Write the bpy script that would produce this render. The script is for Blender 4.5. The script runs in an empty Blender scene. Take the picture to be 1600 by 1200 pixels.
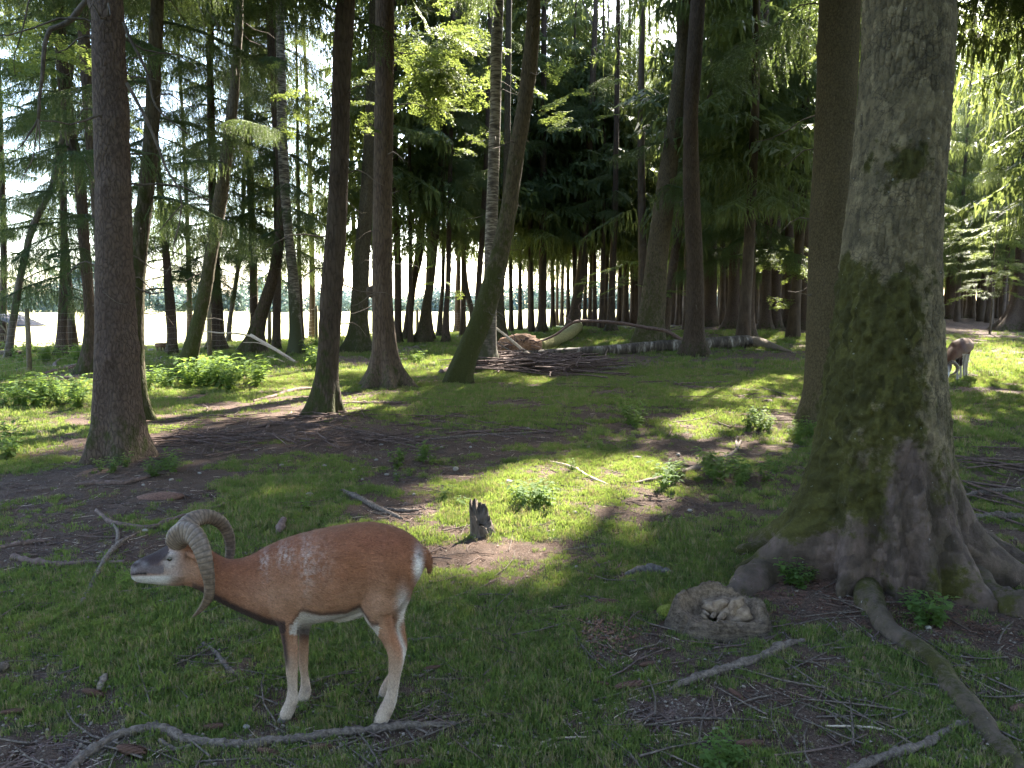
import bpy, math, random
import numpy as np
from mathutils import Vector

# ------------------------------------------------------------------ camera
F = 1200.0
PITCH = math.radians(5.8)
CAMZ = 1.5
sc = bpy.context.scene
COL = sc.collection
cam_d = bpy.data.cameras.new('camera')
cam = bpy.data.objects.new('camera', cam_d)
COL.objects.link(cam)
cam.location = (0, 0, CAMZ)
cam.rotation_euler = (math.pi / 2 - PITCH, 0, 0)
cam_d.sensor_width = 36
cam_d.lens = 27.0
cam_d.clip_end = 3000
cam_d.clip_start = 0.05
sc.camera = cam

# ------------------------------------------------------------------ light
SUN_AZ = math.radians(24)      # right of the viewing direction (+Y)
SUN_EL = math.radians(40)
world = bpy.data.worlds.new('World')
sc.world = world
world.use_nodes = True
wn = world.node_tree
wn.nodes.clear()
sky = wn.nodes.new('ShaderNodeTexSky')
sky.sky_type = 'NISHITA'
sky.sun_disc = False
sky.sun_elevation = SUN_EL
sky.sun_rotation = SUN_AZ
sky.air_density = 1.0
sky.dust_density = 1.5
bgn = wn.nodes.new('ShaderNodeBackground')
bgn.inputs['Strength'].default_value = 0.14
wo = wn.nodes.new('ShaderNodeOutputWorld')
wn.links.new(sky.outputs[0], bgn.inputs[0])
wn.links.new(bgn.outputs[0], wo.inputs[0])
S = np.array([math.sin(SUN_AZ) * math.cos(SUN_EL), math.cos(SUN_AZ) * math.cos(SUN_EL), math.sin(SUN_EL)])
sl = bpy.data.lights.new('sun', 'SUN')
sl.energy = 5.0
sl.angle = math.radians(0.53)
sl.color = (1.0, 0.93, 0.80)
sun = bpy.data.objects.new('sun', sl)
COL.objects.link(sun)
sun.location = tuple(S * 50)
sun.rotation_euler = Vector(tuple(S)).to_track_quat('Z', 'Y').to_euler()
sc.view_settings.view_transform = 'Standard'
sc.view_settings.look = 'None'
sc.view_settings.gamma = 1.0
sc.view_settings.exposure = 3.42
sc.view_settings.use_curve_mapping = False
sc.render.engine = 'CYCLES'
sc.cycles.max_bounces = 6
sc.cycles.diffuse_bounces = 3
sc.cycles.glossy_bounces = 2
sc.cycles.transmission_bounces = 3
sc.cycles.transparent_max_bounces = 8
sc.cycles.volume_bounces = 0
sc.cycles.use_denoising = True
sc.cycles.sample_clamp_indirect = 6.0

rng = np.random.default_rng(7)
R = random.Random(11)

# ------------------------------------------------------------------ maths helpers
FW = np.array([0, math.cos(PITCH), -math.sin(PITCH)])
UP = np.array([0, math.sin(PITCH), math.cos(PITCH)])
RT = np.array([1.0, 0, 0])
CAM = np.array([0, 0, CAMZ])


def hash2(ix, iy, seed):
    h = (ix.astype(np.int64) * 374761393 + iy.astype(np.int64) * 668265263 + seed * 974634777) & 0x7fffffff
    h = ((h ^ (h >> 13)) * 1274126177) & 0x7fffffff
    h = (h ^ (h >> 16)) & 0x7fffffff
    return (h % 100003) / 100003.0


def vnoise(x, y, seed=0):
    x = np.asarray(x, float); y = np.asarray(y, float)
    ix = np.floor(x); iy = np.floor(y)
    fx = x - ix; fy = y - iy
    fx = fx * fx * (3 - 2 * fx); fy = fy * fy * (3 - 2 * fy)
    a = hash2(ix, iy, seed); b = hash2(ix + 1, iy, seed)
    c = hash2(ix, iy + 1, seed); d = hash2(ix + 1, iy + 1, seed)
    return (a * (1 - fx) + b * fx) * (1 - fy) + (c * (1 - fx) + d * fx) * fy


def fbm(x, y, seed=0, o=4):
    s = 0; a = 0.5; t = 0
    for i in range(o):
        s = s + a * vnoise(x * 2 ** i + 13.7 * i, y * 2 ** i - 7.1 * i, seed + i)
        t += a; a *= 0.5
    return s / t


def worley(x, y, seed=0, period=None):
    ix = np.floor(x); iy = np.floor(y)
    f1 = np.full(x.shape, 9.0); f2 = np.full(x.shape, 9.0); idv = np.zeros(x.shape)
    for dx in (-1, 0, 1):
        for dy in (-1, 0, 1):
            cx = ix + dx; cy = iy + dy
            hx = np.mod(cx, period) if period else cx
            px = cx + 0.1 + 0.8 * hash2(hx, cy, seed); py = cy + 0.1 + 0.8 * hash2(hx, cy, seed + 5)
            d = np.hypot(px - x, py - y)
            v = hash2(hx, cy, seed + 9)
            near = d < f1
            f2 = np.where(near, f1, np.minimum(f2, d))
            idv = np.where(near, v, idv)
            f1 = np.where(near, d, f1)
    return f1, f2, idv


def sstep(a, b, x):
    t = np.clip((x - a) / (b - a), 0, 1)
    return t * t * (3 - 2 * t)


def terrain(x, y):
    x = np.asarray(x, float); y = np.asarray(y, float)
    r = np.hypot(x, y)
    h = 0.07 * (fbm(x * 0.35 + 3, y * 0.35, 3, 2) - 0.5) * np.clip(r / 2, 0, 1)
    h = h + 0.30 * (fbm(x * 0.08 + 3, y * 0.08 + 9, 4, 2) - 0.5) * sstep(6, 25, r)
    h = h + 0.4 * sstep(14, 45, y) * sstep(-6, 8, x)
    h = h - 0.15 * sstep(28, 60, y) * sstep(0, -10, x)
    # mound of the big tree roots and the earth beside the rotten stump
    h = h + 0.10 * np.exp(-((x - 2.15) ** 2 + (y - 4.5) ** 2) / 0.8)
    h = h + np.clip(1.4 - r / 14, 0, 1) * 0.035 * (fbm(x * 6, y * 6, 31, 3) - 0.5)
    h = h + 0.05 * np.exp(-((x - 0.42) ** 2 + (y - 3.5) ** 2) / 0.03)
    return h


def ray(u, v):
    return RT * (u - 800) / F + FW - UP * (v - 600) / F


def G(u, v):
    """the ground point seen at a place of the photograph"""
    d = ray(u, v)
    if d[2] > -0.004: d = d.copy(); d[2] = -0.004
    t = CAMZ / -d[2]
    for i in range(30):
        p = CAM + d * t
        t2 = 0.5 * t + 0.5 * (CAMZ - float(terrain(p[0], p[1]))) / -d[2]
        done = abs(t2 - t) < 1e-4 * t; t = t2
        if done: break
    p = CAM + d * t
    return np.array([p[0], p[1], float(terrain(p[0], p[1]))])


def Gv(u, v):
    """the same for many places at once"""
    u = np.asarray(u, float); v = np.asarray(v, float)
    d = RT * ((u - 800) / F)[:, None] + FW - UP * ((v - 600) / F)[:, None]
    d[:, 2] = np.minimum(d[:, 2], -0.004)
    t = CAMZ / -d[:, 2]
    for i in range(14):
        p = CAM + d * t[:, None]; t = 0.5 * t + 0.5 * (CAMZ - terrain(p[:, 0], p[:, 1])) / -d[:, 2]
    p = CAM + d * t[:, None]
    p[:, 2] = terrain(p[:, 0], p[:, 1])
    return p


def U(u, v, Y):
    d = ray(u, v)
    return CAM + d * (Y / d[1])


def px2m(Y):
    return Y / F


def proj(P):
    q = np.asarray(P) - CAM
    w = q @ FW
    w = np.where(np.abs(w) < 1e-3, 1e-3, w)
    return 800 + F * (q @ RT) / w, 600 - F * (q @ UP) / w, w


# ------------------------------------------------------------------ object helpers
def tag(o, label=None, cat=None, group=None, kind=None):
    if label: o['label'] = label
    if cat: o['category'] = cat
    if group: o['group'] = group
    if kind: o['kind'] = kind
    return o


def empty(name, loc, label=None, cat=None, group=None, rz=0.0, sc_=1.0):
    o = bpy.data.objects.new(name, None)
    COL.objects.link(o)
    o.location = tuple(float(c) for c in loc)
    o.rotation_euler = (0, 0, rz)
    o.scale = (sc_,) * 3
    o.empty_display_size = 0.1
    return tag(o, label, cat, group)


def mesh(name, V, faces, mat=None, smooth=True, attrs=None):
    """V (n,3), faces (m,k) array or a list of such arrays"""
    me = bpy.data.meshes.new(name)
    V = np.asarray(V, dtype=np.float32)
    fl = faces if isinstance(faces, list) else [faces]
    fl = [np.asarray(f, dtype=np.int32) for f in fl if len(f)]
    me.vertices.add(len(V))
    me.vertices.foreach_set('co', V.ravel())
    nl = sum(f.size for f in fl); nf = sum(len(f) for f in fl)
    me.loops.add(nl)
    me.loops.foreach_set('vertex_index', np.concatenate([f.ravel() for f in fl]))
    starts = []; tot = 0
    for f in fl:
        starts.append(tot + np.arange(len(f)) * f.shape[1]); tot += f.size
    me.polygons.add(nf)
    me.polygons.foreach_set('loop_start', np.concatenate(starts).astype(np.int32))
    if smooth: me.polygons.foreach_set('use_smooth', np.ones(nf, bool))
    if attrs:
        for k, a in attrs.items():
            a = np.asarray(a, dtype=np.float32)
            if a.ndim == 1:
                at = me.attributes.new(k, 'FLOAT', 'POINT'); at.data.foreach_set('value', a)
            else:
                at = me.attributes.new(k, 'FLOAT_COLOR', 'POINT')
                c = np.ones((len(a), 4), np.float32); c[:, :3] = a
                at.data.foreach_set('color', c.ravel())
    me.update(calc_edges=True)
    me.validate()
    if mat: me.materials.append(mat)
    return me


def link(name, me, parent=None, loc=None):
    o = bpy.data.objects.new(name, me)
    COL.objects.link(o)
    if parent is not None: o.parent = parent
    if loc is not None: o.location = tuple(float(c) for c in loc)
    return o


def tube(P, rad, segs=8, jitter=0.0, seed=0, cap=True, flat=1.0):
    """tube round a polyline, returns V, faces"""
    P = np.asarray(P, float); n = len(P)
    rad = np.broadcast_to(np.asarray(rad, float), (n,))
    T = np.gradient(P, axis=0)
    T /= np.linalg.norm(T, axis=1)[:, None] + 1e-9
    ref = np.array([0, 0, 1.0]) if abs(T[:, 2]).mean() < 0.8 else np.array([1.0, 0, 0])
    A = np.cross(T, ref); A /= np.linalg.norm(A, axis=1)[:, None] + 1e-9
    B = np.cross(T, A)
    th = np.arange(segs) * 2 * math.pi / segs
    rr = rad[:, None] * np.ones(segs)[None]
    if jitter:
        rr = rr * (1 + jitter * (np.random.default_rng(seed).random((n, segs)) - 0.5) * 2)
    V = P[:, None, :] + rr[..., None] * (np.cos(th)[None, :, None] * A[:, None, :] + np.sin(th)[None, :, None] * B[:, None, :] * flat)
    V = V.reshape(-1, 3)
    i = np.arange(n - 1)[:, None] * segs; j = np.arange(segs)[None]
    a = i + j; b = i + (j + 1) % segs
    Fq = np.stack([a, a + segs, b + segs, b], -1).reshape(-1, 4)
    if cap:
        c0 = len(V); V = np.vstack([V, P[0], P[-1]])
        jj = np.arange(segs)
        f0 = np.stack([jj, (jj + 1) % segs, np.full(segs, c0)], -1)
        e = (n - 1) * segs
        f1 = np.stack([e + (jj + 1) % segs, e + jj, np.full(segs, c0 + 1)], -1)
        return V, [Fq, np.vstack([f0, f1])]
    return V, [Fq]


class MB:
    def __init__(s): s.V = []; s.Q = []; s.T = []; s.n = 0; s.C = []

    def add(s, V, faces, col=None):
        V = np.asarray(V, float)
        for f in (faces if isinstance(faces, list) else [faces]):
            f = np.asarray(f)
            if not len(f): continue
            (s.Q if f.shape[1] == 4 else s.T).append(f + s.n)
        s.V.append(V); s.n += len(V)
        if col is not None: s.C.append(np.broadcast_to(np.asarray(col, float), (len(V), 3)))
        return s

    def mesh(s, name, mat=None, smooth=True, attrs=None):
        V = np.vstack(s.V)
        fl = []
        if s.Q: fl.append(np.vstack(s.Q))
        if s.T: fl.append(np.vstack(s.T))
        attrs = dict(attrs or {})
        if s.C: attrs['col'] = np.vstack(s.C)
        return mesh(name, V, fl, mat, smooth, attrs)


def resample(P, n, closed=False):
    P = np.asarray(P, float)
    d = np.r_[0, np.cumsum(np.linalg.norm(np.diff(P[:, :3], axis=0), axis=1))]
    t = np.linspace(0, d[-1], n)
    # catmull-rom through the points
    out = np.zeros((n, P.shape[1]))
    for k in range(P.shape[1]):
        m = np.gradient(P[:, k], d)
        i = np.clip(np.searchsorted(d, t, 'right') - 1, 0, len(d) - 2)
        h = d[i + 1] - d[i]; s = (t - d[i]) / h
        out[:, k] = ((2 * s**3 - 3 * s**2 + 1) * P[i, k] + (s**3 - 2 * s**2 + s) * h * m[i]
                     + (-2 * s**3 + 3 * s**2) * P[i + 1, k] + (s**3 - s**2) * h * m[i + 1])
    return out


# ------------------------------------------------------------------ material helpers
class Mat:
    def __init__(s, name, rough=0.9, spec=0.2):
        s.m = bpy.data.materials.new(name); s.m.use_nodes = True
        s.nt = s.m.node_tree; s.nt.nodes.clear()
        s.out = s.nt.nodes.new('ShaderNodeOutputMaterial')
        s.b = s.nt.nodes.new('ShaderNodeBsdfPrincipled')
        s.b.inputs['Roughness'].default_value = rough
        s.b.inputs['Specular IOR Level'].default_value = spec
        s.nt.links.new(s.b.outputs[0], s.out.inputs[0])

    def n(s, t, **kw):
        nd = s.nt.nodes.new(t)
        for k, v in kw.items():
            if k in nd.inputs.keys() if isinstance(k, str) else False: nd.inputs[k].default_value = v
            else: setattr(nd, k, v)
        return nd

    def l(s, a, b): s.nt.links.new(a, b)

    def coord(s, scale=(1, 1, 1), kind='Object'):
        tc = s.n('ShaderNodeTexCoord'); mp = s.n('ShaderNodeMapping')
        mp.inputs['Scale'].default_value = scale
        s.l(tc.outputs[kind], mp.inputs[0]); return mp.outputs[0]

    def noise(s, vec, scale, detail=4, rough=0.55):
        nd = s.n('ShaderNodeTexNoise'); nd.inputs['Scale'].default_value = scale
        nd.inputs['Detail'].default_value = detail; nd.inputs['Roughness'].default_value = rough
        if vec is not None: s.l(vec, nd.inputs['Vector'])
        return nd.outputs['Fac']

    def vor(s, vec, scale, feature='DISTANCE_TO_EDGE', out='Distance'):
        nd = s.n('ShaderNodeTexVoronoi'); nd.feature = feature
        nd.inputs['Scale'].default_value = scale
        if vec is not None: s.l(vec, nd.inputs['Vector'])
        return nd.outputs[out]

    def ramp(s, fac, stops):
        nd = s.n('ShaderNodeValToRGB')
        cr = nd.color_ramp
        while len(cr.elements) > 1: cr.elements.remove(cr.elements[-1])
        for i, (p, c) in enumerate(stops):
            e = cr.elements[0] if i == 0 else cr.elements.new(p)
            e.position = p
            e.color = (*c, 1) if isinstance(c, tuple) else (c, c, c, 1)
        s.l(fac, nd.inputs[0]); return nd.outputs[0]

    def mix(s, fac, a, b, blend='MIX'):
        nd = s.n('ShaderNodeMix'); nd.data_type = 'RGBA'; nd.blend_type = blend
        for sock, val in ((nd.inputs[0], fac), (nd.inputs[6], a), (nd.inputs[7], b)):
            if isinstance(val, (int, float)): sock.default_value = val
            elif isinstance(val, tuple): sock.default_value = (*val, 1)
            else: s.l(val, sock)
        return nd.outputs[2]

    def math(s, op, a, b=None, clamp=False):
        nd = s.n('ShaderNodeMath'); nd.operation = op; nd.use_clamp = clamp
        for sock, val in ((nd.inputs[0], a), (nd.inputs[1], b)):
            if val is None: continue
            if isinstance(val, (int, float)): sock.default_value = val
            else: s.l(val, sock)
        return nd.outputs[0]

    def attr(s, name, fac=True):
        nd = s.n('ShaderNodeAttribute'); nd.attribute_name = name
        return nd.outputs['Fac'] if fac else nd.outputs['Color']

    def rand(s):
        return s.n('ShaderNodeObjectInfo').outputs['Random']

    def col(s, c):
        if isinstance(c, tuple): s.b.inputs['Base Color'].default_value = (*c, 1)
        else: s.l(c, s.b.inputs['Base Color'])

    def bump(s, h, strength=0.5, dist=0.02):
        nd = s.n('ShaderNodeBump'); nd.inputs['Strength'].default_value = strength
        nd.inputs['Distance'].default_value = dist
        s.l(h, nd.inputs['Height']); s.l(nd.outputs[0], s.b.inputs['Normal']); return nd

    def translucent(s, colr, amount=0.4):
        t = s.n('ShaderNodeBsdfTranslucent'); mx = s.n('ShaderNodeMixShader')
        mx.inputs[0].default_value = amount
        if isinstance(colr, tuple): t.inputs[0].default_value = (*colr, 1)
        else: s.l(colr, t.inputs[0])
        s.l(s.b.outputs[0], mx.inputs[1]); s.l(t.outputs[0], mx.inputs[2])
        s.l(mx.outputs[0], s.out.inputs[0])


def bark_mat(name, light, dark, scale=30, zs=0.35, moss=(0.032, 0.038, 0.010), bump=0.8, plates=True):
    m = Mat(name, 0.92, 0.15)
    c = m.coord((1, 1, zs))
    n1 = m.noise(c, scale * 0.35, 5, 0.6)
    n2 = m.noise(c, scale * 1.6, 4, 0.65)
    big = m.noise(m.coord((1, 1, 0.5)), 2.2, 3)
    if plates:
        # warp
        wv = m.n('ShaderNodeTexNoise'); wv.inputs['Scale'].default_value = scale * 0.5
        m.l(c, wv.inputs['Vector'])
        ad = m.n('ShaderNodeVectorMath'); ad.operation = 'MULTIPLY_ADD'
        m.l(wv.outputs['Color'], ad.inputs[0]); ad.inputs[1].default_value = (0.06, 0.06, 0.06); m.l(c, ad.inputs[2])
        e = m.vor(ad.outputs[0], scale)
        crack = m.ramp(m.math('ADD', e, m.math('MULTIPLY', m.math('SUBTRACT', n2, 0.5), 0.35)), [(0.0, 0.1), (0.10, 0.7), (0.3, 1.0)])
    else:
        crack = m.ramp(n1, [(0.35, 0.0), (0.6, 1.0)])
    base = m.mix(n2, dark, light)
    base = m.mix(m.ramp(big, [(0.35, 0.0), (0.7, 0.55)]), base, tuple(0.6 * a + 0.4 * b for a, b in zip(light, (0.12, 0.10, 0.075))))
    base = m.mix(m.ramp(crack, [(0.0, 0.5), (1.0, 0.0)]), base, tuple(x * 0.35 for x in dark))
    mo = m.attr('moss')
    mn = m.noise(m.coord((1, 1, 0.7)), 9, 5, 0.7)
    mf = m.ramp(m.math('ADD', mo, m.math('MULTIPLY', m.math('SUBTRACT', mn, 0.5), 2.2)), [(0.5, 0.0), (0.85, 0.9)])
    mcol = m.mix(m.noise(m.coord(), 40, 3, 0.7), tuple(x * 0.55 for x in moss), tuple(x * 1.7 for x in moss))
    colr = m.mix(mf, base, mcol)
    hsv = m.n('ShaderNodeHueSaturation')
    m.l(colr, hsv.inputs['Color'])
    m.l(m.math('ADD', 0.8, m.math('MULTIPLY', m.rand(), 0.45)), hsv.inputs['Value'])
    m.col(hsv.outputs[0])
    h = m.math('ADD', m.math('MULTIPLY', crack, 0.7), m.math('MULTIPLY', n2, 0.5))
    m.bump(h, bump, 0.015)
    return m.m


M = {}
M['spruce_bark'] = bark_mat('spruce_bark', (0.145, 0.10, 0.08), (0.036, 0.025, 0.020), 30, 0.45, bump=1.0)
M['brown_bark'] = bark_mat('brown_bark', (0.115, 0.08, 0.058), (0.030, 0.021, 0.016), 22, 0.22, bump=1.0)
M['mossy_bark'] = bark_mat('mossy_bark', (0.12, 0.095, 0.062), (0.030, 0.023, 0.016), 22, 0.28, bump=1.0, moss=(0.032, 0.036, 0.010))
M['old_bark'] = bark_mat('old_bark', (0.14, 0.112, 0.062), (0.036, 0.028, 0.017), 36, 0.6, moss=(0.03, 0.035, 0.008), bump=0.9)
M['far_bark'] = bark_mat('far_bark', (0.125, 0.09, 0.07), (0.045, 0.033, 0.026), 18, 0.3, plates=False, bump=0.4)
M['branch_bark'] = bark_mat('branch_bark', (0.17, 0.14, 0.115), (0.055, 0.043, 0.035), 60, 0.5, plates=False, bump=0.6)

m = Mat('birch_bark', 0.75, 0.3)
c = m.coord((1.5, 1.5, 7))
band = m.ramp(m.noise(c, 3.2, 4, 0.6), [(0.40, (0.24, 0.205, 0.165)), (0.50, (0.12, 0.095, 0.075)), (0.62, (0.045, 0.035, 0.028))])
dk = m.noise(m.coord((1, 1, 0.6)), 6, 4, 0.6)
zz = m.n('ShaderNodeSeparateXYZ'); m.l(m.coord(), zz.inputs[0])
lowd = m.ramp(m.math('ADD', m.math('MULTIPLY', zz.outputs[2], -0.16), m.math('MULTIPLY', dk, 1.0)), [(0.0, 0.0), (0.55, 1.0)])
cc = m.mix(lowd, band, (0.06, 0.05, 0.036))
mf = m.ramp(m.math('ADD', m.attr('moss'), m.math('MULTIPLY', m.math('SUBTRACT', dk, 0.5), 1.2)), [(0.42, 0.0), (0.62, 1.0)])
m.col(m.mix(mf, cc, (0.034, 0.036, 0.012)))
m.bump(m.noise(c, 8, 4), 0.5, 0.01)
M['birch_bark'] = m.m

# the big old trunk: colour from attributes moss / bare / plate
m = Mat('old_spruce_bark', 0.9, 0.2)
n2 = m.noise(m.coord(), 90, 4, 0.65); n1 = m.noise(m.coord(), 9, 4, 0.6)
base = m.mix(m.ramp(n1, [(0.35, 0.0), (0.65, 1.0)]), (0.062, 0.053, 0.026), (0.165, 0.134, 0.072))
base = m.mix(m.math('MULTIPLY', n2, 0.5), base, (0.21, 0.165, 0.11))
wv = m.n('ShaderNodeTexNoise'); wv.inputs['Scale'].default_value = 16; m.l(m.coord(), wv.inputs['Vector'])
ad = m.n('ShaderNodeVectorMath'); ad.operation = 'MULTIPLY_ADD'; m.l(wv.outputs['Color'], ad.inputs[0]); ad.inputs[1].default_value = (0.05, 0.05, 0.05); m.l(m.coord((1, 1, .8)), ad.inputs[2])
vo = m.vor(ad.outputs[0], 34)
base = m.mix(m.math('MULTIPLY', m.ramp(vo, [(0.0, 0.75), (0.11, 0.0)]), m.ramp(m.noise(m.coord(), 7, 4, .7), [(.4, .1), (.62, 1.0)])), base, (0.035, 0.028, 0.02))
base = m.mix(m.ramp(m.noise(m.coord(), 30, 6, .8), [(.5, 0.0), (.62, .55)]), base, (0.06, 0.048, 0.032))
base = m.mix(m.ramp(m.attr('plate'), [(0.0, 0.85), (0.6, 0.0)]), base, (0.03, 0.025, 0.018))
bare = m.mix(m.noise(m.coord((1, 1, 0.4)), 25, 5, 0.7), (0.032, 0.022, 0.018), (0.17, 0.122, 0.105))
bare = m.mix(m.ramp(m.noise(m.coord((1, 1, .5)), 7, 5, .7), [(.42, 0.0), (.62, .8)]), bare, (.045, .035, .022))
base = m.mix(m.attr('bare'), base, bare)
mossc = m.mix(m.noise(m.coord(), 55, 4, 0.75), (0.014, 0.014, 0.005), (0.082, 0.076, 0.018))
mf = m.ramp(m.math('ADD', m.attr('moss'), m.math('MULTIPLY', m.math('SUBTRACT', m.noise(m.coord(), 22, 5, 0.75), 0.5), 1.9)), [(0.42, 0.0), (0.72, 1.0)])
base = m.mix(mf, base, mossc)
fleck = m.ramp(m.noise(m.coord(), 38, 2, 0.5), [(0.745, 0.0), (0.77, 1.0)])
tn_ = m.n('ShaderNodeCombineColor')
for q_ in range(3): m.l(m.attr('tone'), tn_.inputs[q_])
base = m.mix(1.0, base, tn_.outputs[0], 'MULTIPLY')
m.col(m.mix(m.math('MULTIPLY', fleck, 0.4), base, (0.4, 0.4, 0.4)))
m.bump(m.noise(m.coord(), 75, 6, 0.75), 0.9, 0.014)
M['old_spruce_bark'] = m.m

# needles and leaves
def leaf_mat(name, a, b, tr, amount, rough=0.55):
    m = Mat(name, rough, 0.3)
    n = m.noise(m.coord(), 3.5, 3)
    mixf = m.math('ADD', m.math('MULTIPLY', n, 0.7), m.math('MULTIPLY', m.rand(), 0.4), True)
    c = m.mix(mixf, a, b)
    m.col(c)
    m.translucent(m.mix(mixf, tuple(x * 0.8 for x in tr), tr), amount)
    return m.m
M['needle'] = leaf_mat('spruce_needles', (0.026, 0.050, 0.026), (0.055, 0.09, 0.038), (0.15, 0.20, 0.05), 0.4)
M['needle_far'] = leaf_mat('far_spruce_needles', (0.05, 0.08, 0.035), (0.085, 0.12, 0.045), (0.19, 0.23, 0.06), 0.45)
M['leaf'] = leaf_mat('broad_leaves', (0.06, 0.10, 0.025), (0.10, 0.145, 0.04), (0.27, 0.33, 0.07), 0.45)
M['herb'] = leaf_mat('herb_leaves', (0.05, 0.10, 0.03), (0.09, 0.15, 0.04), (0.28, 0.40, 0.06), 0.5, 0.8)
M['grass'] = leaf_mat('grass_blades', (0.045, 0.075, 0.020), (0.10, 0.138, 0.040), (0.25, 0.33, 0.06), 0.40, 0.8)
M['dry_grass'] = leaf_mat('dry_grass', (0.16, 0.14, 0.07), (0.22, 0.19, 0.1), (0.3, 0.26, 0.1), 0.3)

# soil
m = Mat('forest_floor', 0.95, 0.15)
c = m.coord((1, 1, 1))
f1 = m.noise(c, 70, 5, 0.7); f2 = m.noise(c, 9, 5, 0.6); f3 = m.noise(c, 260, 2, 0.6)
soil = m.ramp(f1, [(0.30, (0.018, 0.012, 0.009)), (0.46, (0.065, 0.043, 0.033)), (0.60, (0.125, 0.088, 0.070)), (0.75, (0.24, 0.19, 0.16))])
litter = m.ramp(f3, [(0.35, (0.03, 0.018, 0.013)), (0.6, (0.115, 0.07, 0.05)), (0.74, (0.28, 0.23, 0.19))])
soil = m.mix(m.ramp(f2, [(0.35, 0.1), (0.65, 0.9)]), soil, litter)
sod = m.ramp(f1, [(0.3, (0.016, 0.030, 0.008)), (0.55, (0.035, 0.075, 0.015)), (0.8, (0.07, 0.12, 0.03))])
gf = m.ramp(m.math('ADD', m.attr('grass'), m.math('MULTIPLY', m.math('SUBTRACT', m.noise(c, 22, 6, 0.8), 0.5), 1.7)), [(0.3, 0.0), (0.75, 1.0)])
cc = m.mix(gf, soil, sod)
straw = m.mix(m.noise(c, 0.4, 3), (0.30, 0.30, 0.13), (0.46, 0.43, 0.22))
m.col(m.mix(m.attr('field'), cc, straw))
m.bump(m.math('ADD', m.math('MULTIPLY', f1, 1.0), m.math('MULTIPLY', f3, 0.5)), 0.9, 0.02)
M['floor'] = m.m


def simple(name, a, b, scale=40, rough=0.9, zs=1.0, bump=0.5, spec=0.2, dist=0.005):
    m = Mat(name, rough, spec)
    n = m.noise(m.coord((1, 1, zs)), scale, 5, 0.65)
    m.col(m.mix(m.ramp(n, [(0.3, 0.0), (0.7, 1.0)]), a, b))
    m.bump(n, bump, dist)
    return m.m


M['stone'] = simple('pale_stone', (0.13, 0.11, 0.095), (0.36, 0.32, 0.29), 25)
M['gravel'] = simple('gravel', (0.07, 0.055, 0.042), (0.25, 0.205, 0.17), 14)
M['stick'] = simple('weathered_stick', (0.04, 0.03, 0.025), (0.19, 0.15, 0.125), 60, zs=1, bump=1.0, dist=.01)
M['dark_stick'] = simple('dark_twigs', (0.05, 0.035, 0.03), (0.17, 0.115, 0.10), 30)
M['pale_wood'] = simple('pale_stripped_wood', (0.30, 0.22, 0.16), (0.52, 0.42, 0.33), 30)
M['rot_wood'] = simple('rotten_wood', (0.07, 0.05, 0.038), (0.27, 0.21, 0.16), 45, bump=1.0)
M['crumb_wood'] = simple('crumbling_wood', (0.07, 0.045, 0.03), (0.27, 0.20, 0.145), 30, bump=1.0)
M['old_stub'] = simple('weathered_stub', (0.03, 0.022, 0.017), (0.16, 0.125, 0.10), 40, zs=.25, bump=1.0, dist=.01)
M['grey_wood'] = simple('grey_stump_wood', (0.035, 0.03, 0.028), (0.15, 0.13, 0.12), 45, bump=1.0)
M['cone'] = simple('cone_scales', (0.055, 0.028, 0.02), (0.18, 0.10, 0.075), 60)
M['earth'] = simple('red_earth', (0.10, 0.05, 0.03), (0.32, 0.19, 0.12), 20)
M['moss_clump'] = simple('moss_cushion', (0.05, 0.06, 0.008), (0.17, 0.19, 0.03), 120, bump=1.0, dist=0.01)
M['post'] = simple('fence_post_wood', (0.10, 0.08, 0.05), (0.22, 0.18, 0.12), 20)
M['wire'] = simple('fence_wire', (0.25, 0.22, 0.18), (0.4, 0.35, 0.3), 10, rough=0.5)
M['roof'] = simple('shingle_roof', (0.12, 0.11, 0.12), (0.26, 0.24, 0.26), 12)
M['birch_log'] = M['birch_bark']
M['mossy_log'] = simple('mossy_sunlit_log', (0.10, 0.09, 0.03), (0.30, 0.27, 0.12), 14)
M['far_tree'] = leaf_mat('haze_tinted_foliage', (0.07, 0.10, 0.10), (0.10, 0.14, 0.135), (0.12, 0.17, 0.13), 0.3)  # pale bluish leaf colour stands in for haze over the field

m = Mat('animal_coat', 0.75, 0.12)
cc = m.attr('col', False)
nn = m.noise(m.coord((1, 1, 1)), 150, 4, 0.7)
nb = m.noise(m.coord((1, 1, 1)), 14, 4, 0.6)
k = m.ramp(nn, [(0.3, 0.72), (0.7, 1.22)])
k2 = m.ramp(nb, [(0.3, 0.82), (0.7, 1.12)])
m.col(m.mix(1.0, m.mix(1.0, cc, k, 'MULTIPLY'), k2, 'MULTIPLY'))
m.b.inputs['Sheen Weight'].default_value = 0.04
m.b.inputs['Sheen Roughness'].default_value = 0.5
m.bump(nn, 0.5, 0.004)
M['coat'] = m.m
m = Mat('horn_keratin', 0.55, 0.35)
nh = m.noise(m.coord(), 60, 4, 0.6)
hb = m.mix(m.ramp(nh, [(0.3, 0.0), (0.7, 1.0)]), (0.07, 0.047, 0.034), (0.19, 0.135, 0.10))
m.col(m.mix(m.attr('ridge'), (0.045, 0.033, 0.028), hb))
m.bump(nh, 0.4, 0.003)
M['horn'] = m.m
m = Mat('eye_gloss', 0.08, 0.8); m.col((0.012, 0.008, 0.006)); M['eye'] = m.m
m = Mat('hoof_horn', 0.6, 0.3); m.col(m.mix(m.noise(m.coord(), 60), (0.05, 0.045, 0.04), (0.2, 0.17, 0.15))); M['hoof'] = m.m

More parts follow.
